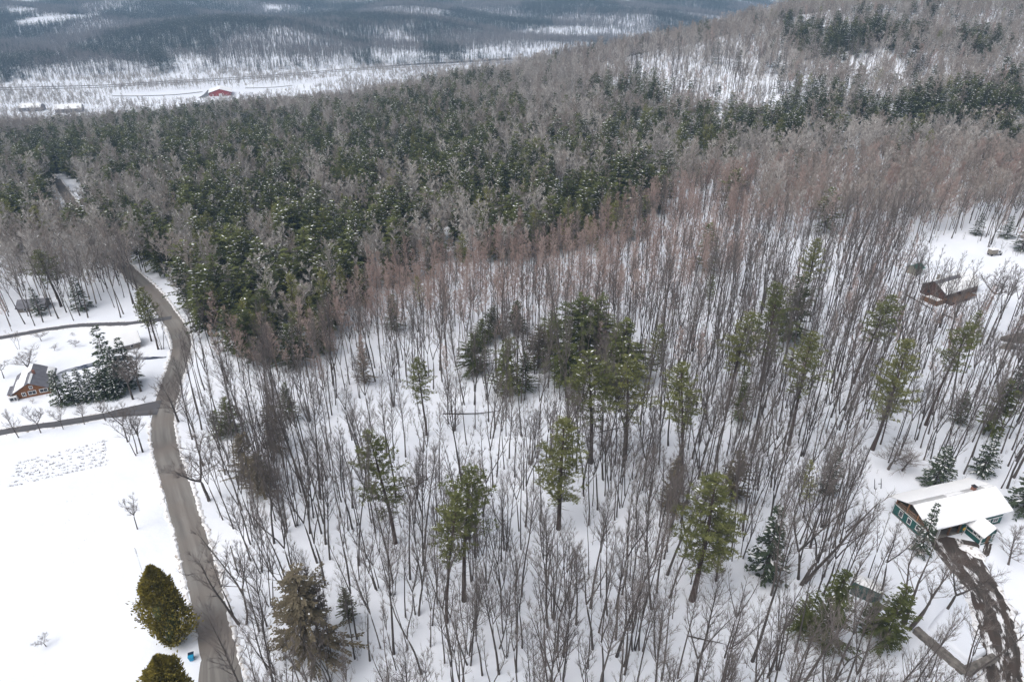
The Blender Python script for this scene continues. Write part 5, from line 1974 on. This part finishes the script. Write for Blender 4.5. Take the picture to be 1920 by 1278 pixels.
for h in hem_rank[:NH]:
    _, u, v = view_size(h[0], h[1])
    best = min(LANDMARK, key=lambda l: math.hypot((u - l[1]), (v - l[2]) * 1.2))
    du, dv = u - best[1], v - best[2]
    sd = ('right of' if du > 0 else 'left of') if abs(du) > abs(dv) * 1.3 else ('below' if dv > 0 else 'above')
    hs_.setdefault((sd, best[0]), []).append((math.hypot(du, dv), h, u, v))
for (sd, lm), lst in hs_.items():
    lst.sort(key=lambda q: q[0])
    for k, (dd, (x, y, key, s_, rot), u, v) in enumerate(lst):
        if k < 8 and dd < 170:
            put_tree('hemlock_tree', key, x, y, s_, rot, 'dark hemlock, %s one out %s %s' % (ORD[k], sd, lm), 'hemlock', 'hemlocks of the mixed woods')
        else:
            a_ = min(AREAS, key=lambda q: math.hypot(u - q[1], (v - q[2]) * 1.5))
            put_tree('hemlock_tree', key, x, y, s_, rot, a_[0], 'hemlock', 'hemlocks: ' + a_[0].replace('dark hemlock ', ''))

# masses
allb = NEAR_BARE + POLE + RED_NEAR + FAR_GREY + FAR_BROWN + FAR_RED
library('bare_kinds', allb)
bi = {k: i for i, k in enumerate(allb)}
P = np.array([(x, y, tz(x, y)) for x, y, *_ in rest_b])
scatter('bare_forest', 'bare_kinds', P, [t[3] for t in rest_b], [t[4] for t in rest_b], [bi[t[2]] for t in rest_b])
allh = HEMS + PINES_Y
library('conifer_kinds', allh)
hi_ = {k: i for i, k in enumerate(allh)}
P = np.array([(x, y, tz(x, y)) for x, y, *_ in rest_h])
scatter('conifer_forest', 'conifer_kinds', P, [t[3] for t in rest_h], [t[4] for t in rest_h], [hi_[t[2]] for t in rest_h])

# brush and saplings on the forest floor
X, Y = jitter(-120, 190, 60, 260, 3.4)
ok = in_frame(X, Y, 40, 3) & (rs.random(len(X)) < .75 + .4 * field_noise(X, Y, 26, 3)) & allowed(X, Y) & (Y < edge_y(EDGE_E, X))
sho = inside(SHOULDER, X, Y) & (seg_dist(road_path, X, Y) > 5.0) & (rs.random(len(X)) < .5) & in_frame(X, Y, 40, 3)
ok |= sho
X, Y = X[ok], Y[ok]
library('sapling_kinds', SAPS)
scatter('undergrowth', 'sapling_kinds', np.column_stack([X, Y, terr(X, Y)]), rs.uniform(.35, 1.1, len(X)), rs.uniform(0, 6.28, len(X)), rs.integers(0, 4, len(X)))

# --- woods across the valley
STANDS = [stand(900 + i, c) for i, c in enumerate([.95, .9, .85, .12, .05, .0, .45, .5])]
library('stand_kinds', mesh_list=STANDS)
FIELDS_FAR = [wpoly(p) for p in [
    [(25, 42), (60, 34), (120, 30), (190, 26), (195, 36), (120, 42), (45, 52), (28, 50)],
    [(10, 30), (15, 22), (70, 17), (75, 24), (25, 31)],
    [(-60, 8), (-60, -12), (150, -14), (130, 4), (60, 10)],
    [(490, 22), (500, 14), (525, 14), (530, 24)], [(1140, 6), (1150, -6), (1185, 0), (1190, 10)]]]
BANKS = [wpoly(p) for p in [
    [(320, 142), (322, 108), (345, 98), (375, 106), (392, 128), (400, 142)],
    [(690, 118), (700, 78), (735, 60), (775, 68), (795, 95), (800, 118)],
    [(860, 112), (900, 85), (960, 62), (1100, 50), (1180, 45), (1240, 60), (1200, 80), (1000, 112)],
    [(100, 110), (105, 98), (125, 100), (128, 116)], [(395, 105), (400, 95), (410, 97), (412, 108)], [(480, 92), (500, 90), (530, 104), (500, 106)]]]
X, Y = jitter(-3600, 1500, 1080, 3900, 14)
f = Y - FOOT(X)
u, v, d = proj(X, Y, terr(X, Y))
ok = (f > 8) & (u > -120) & (u < 2000) & (v > -90) & (v < 260)
for p in FIELDS_FAR:
    ok &= ~inside(p, X, Y)
X, Y, f = X[ok], Y[ok], f[ok]
cn = .58 + .75 * field_noise(X, Y, 420, 2) + .45 * field_noise(X, Y, 140, 7)
inb = np.zeros(len(X), bool)
for p in BANKS:
    inb |= inside(p, X, Y)
cn = np.where(inb, .02, cn)
keepf = rs.random(len(X)) < np.where(inb, .6, .97)
X, Y, cn = X[keepf], Y[keepf], cn[keepf]
idx = np.where(cn > .62, rs.integers(0, 3, len(X)), np.where(cn > .45, rs.integers(6, 8, len(X)), rs.integers(3, 6, len(X))))
scatter('far_woods', 'stand_kinds', np.column_stack([X, Y, terr(X, Y)]), rs.uniform(.7, 1.1, len(X)), rs.uniform(0, 6.28, len(X)), idx)
print('far stands', len(X))
# brush on the valley floor
X, Y = jitter(-1500, 150, 800, 1600, 6.5)
f = Y - FOOT(X)
u, v, d = proj(X, Y, terr(X, Y))
VF = wpoly([(190, 192), (230, 176), (370, 168), (470, 168), (540, 160), (640, 150), (640, 160), (540, 178), (470, 186), (400, 196), (300, 198)])
VF2 = wpoly([(-50, 212), (0, 205), (60, 203), (220, 210), (210, 218), (100, 214)])
dn = np.clip(.72 + .8 * field_noise(X, Y, 140, 4), 0, .95)
ok = (Y > CREST(X) + 125) & (f < -4) & (u > -80) & (u < 1300) & (rs.random(len(X)) < dn) & ~inside(VF, X, Y) & ~inside(VF2, X, Y)
ok &= (seg_dist(vpath, X, Y) > 14) & (seg_dist(vpath2, X, Y) > 12) & clear_of(X, Y, KEEP_CLEAR)
X, Y = X[ok], Y[ok]
library('brush_kinds', FAR_BROWN[:2] + FAR_GREY[:2])
scatter('valley_brush', 'brush_kinds', np.column_stack([X, Y, terr(X, Y)]), rs.uniform(.35, .85, len(X)), rs.uniform(0, 6.28, len(X)), rs.integers(0, 4, len(X)))

# ------------------------------------------------------------------ the air
hm = bpy.data.materials.new('haze_air')
hm.use_nodes = True
N, L = hm.node_tree.nodes, hm.node_tree.links
N.remove(N['Principled BSDF'])
pv = N.new('ShaderNodeVolumePrincipled')
pv.inputs['Color'].default_value = (0.46, 0.70, 1.0, 1)
pv.inputs['Density'].default_value = 0.0002
pv.inputs['Anisotropy'].default_value = 0.0
L.new(pv.outputs[0], N['Material Output'].inputs['Volume'])
B = Buf()
x0, x1, y0, y1, z0, z1 = -5100, 5100, -400, 6600, -66, 152
B.v = [(x0, y0, z0), (x1, y0, z0), (x1, y1, z0), (x0, y1, z0), (x0, y0, z1), (x1, y0, z1), (x1, y1, z1), (x0, y1, z1)]
B.f = [(3, 2, 1, 0), (4, 5, 6, 7), (0, 1, 5, 4), (1, 2, 6, 5), (2, 3, 7, 6), (3, 0, 4, 7)]
B.m = [0] * 6
link('haze', B.mesh('haze', [hm]), kind='stuff')
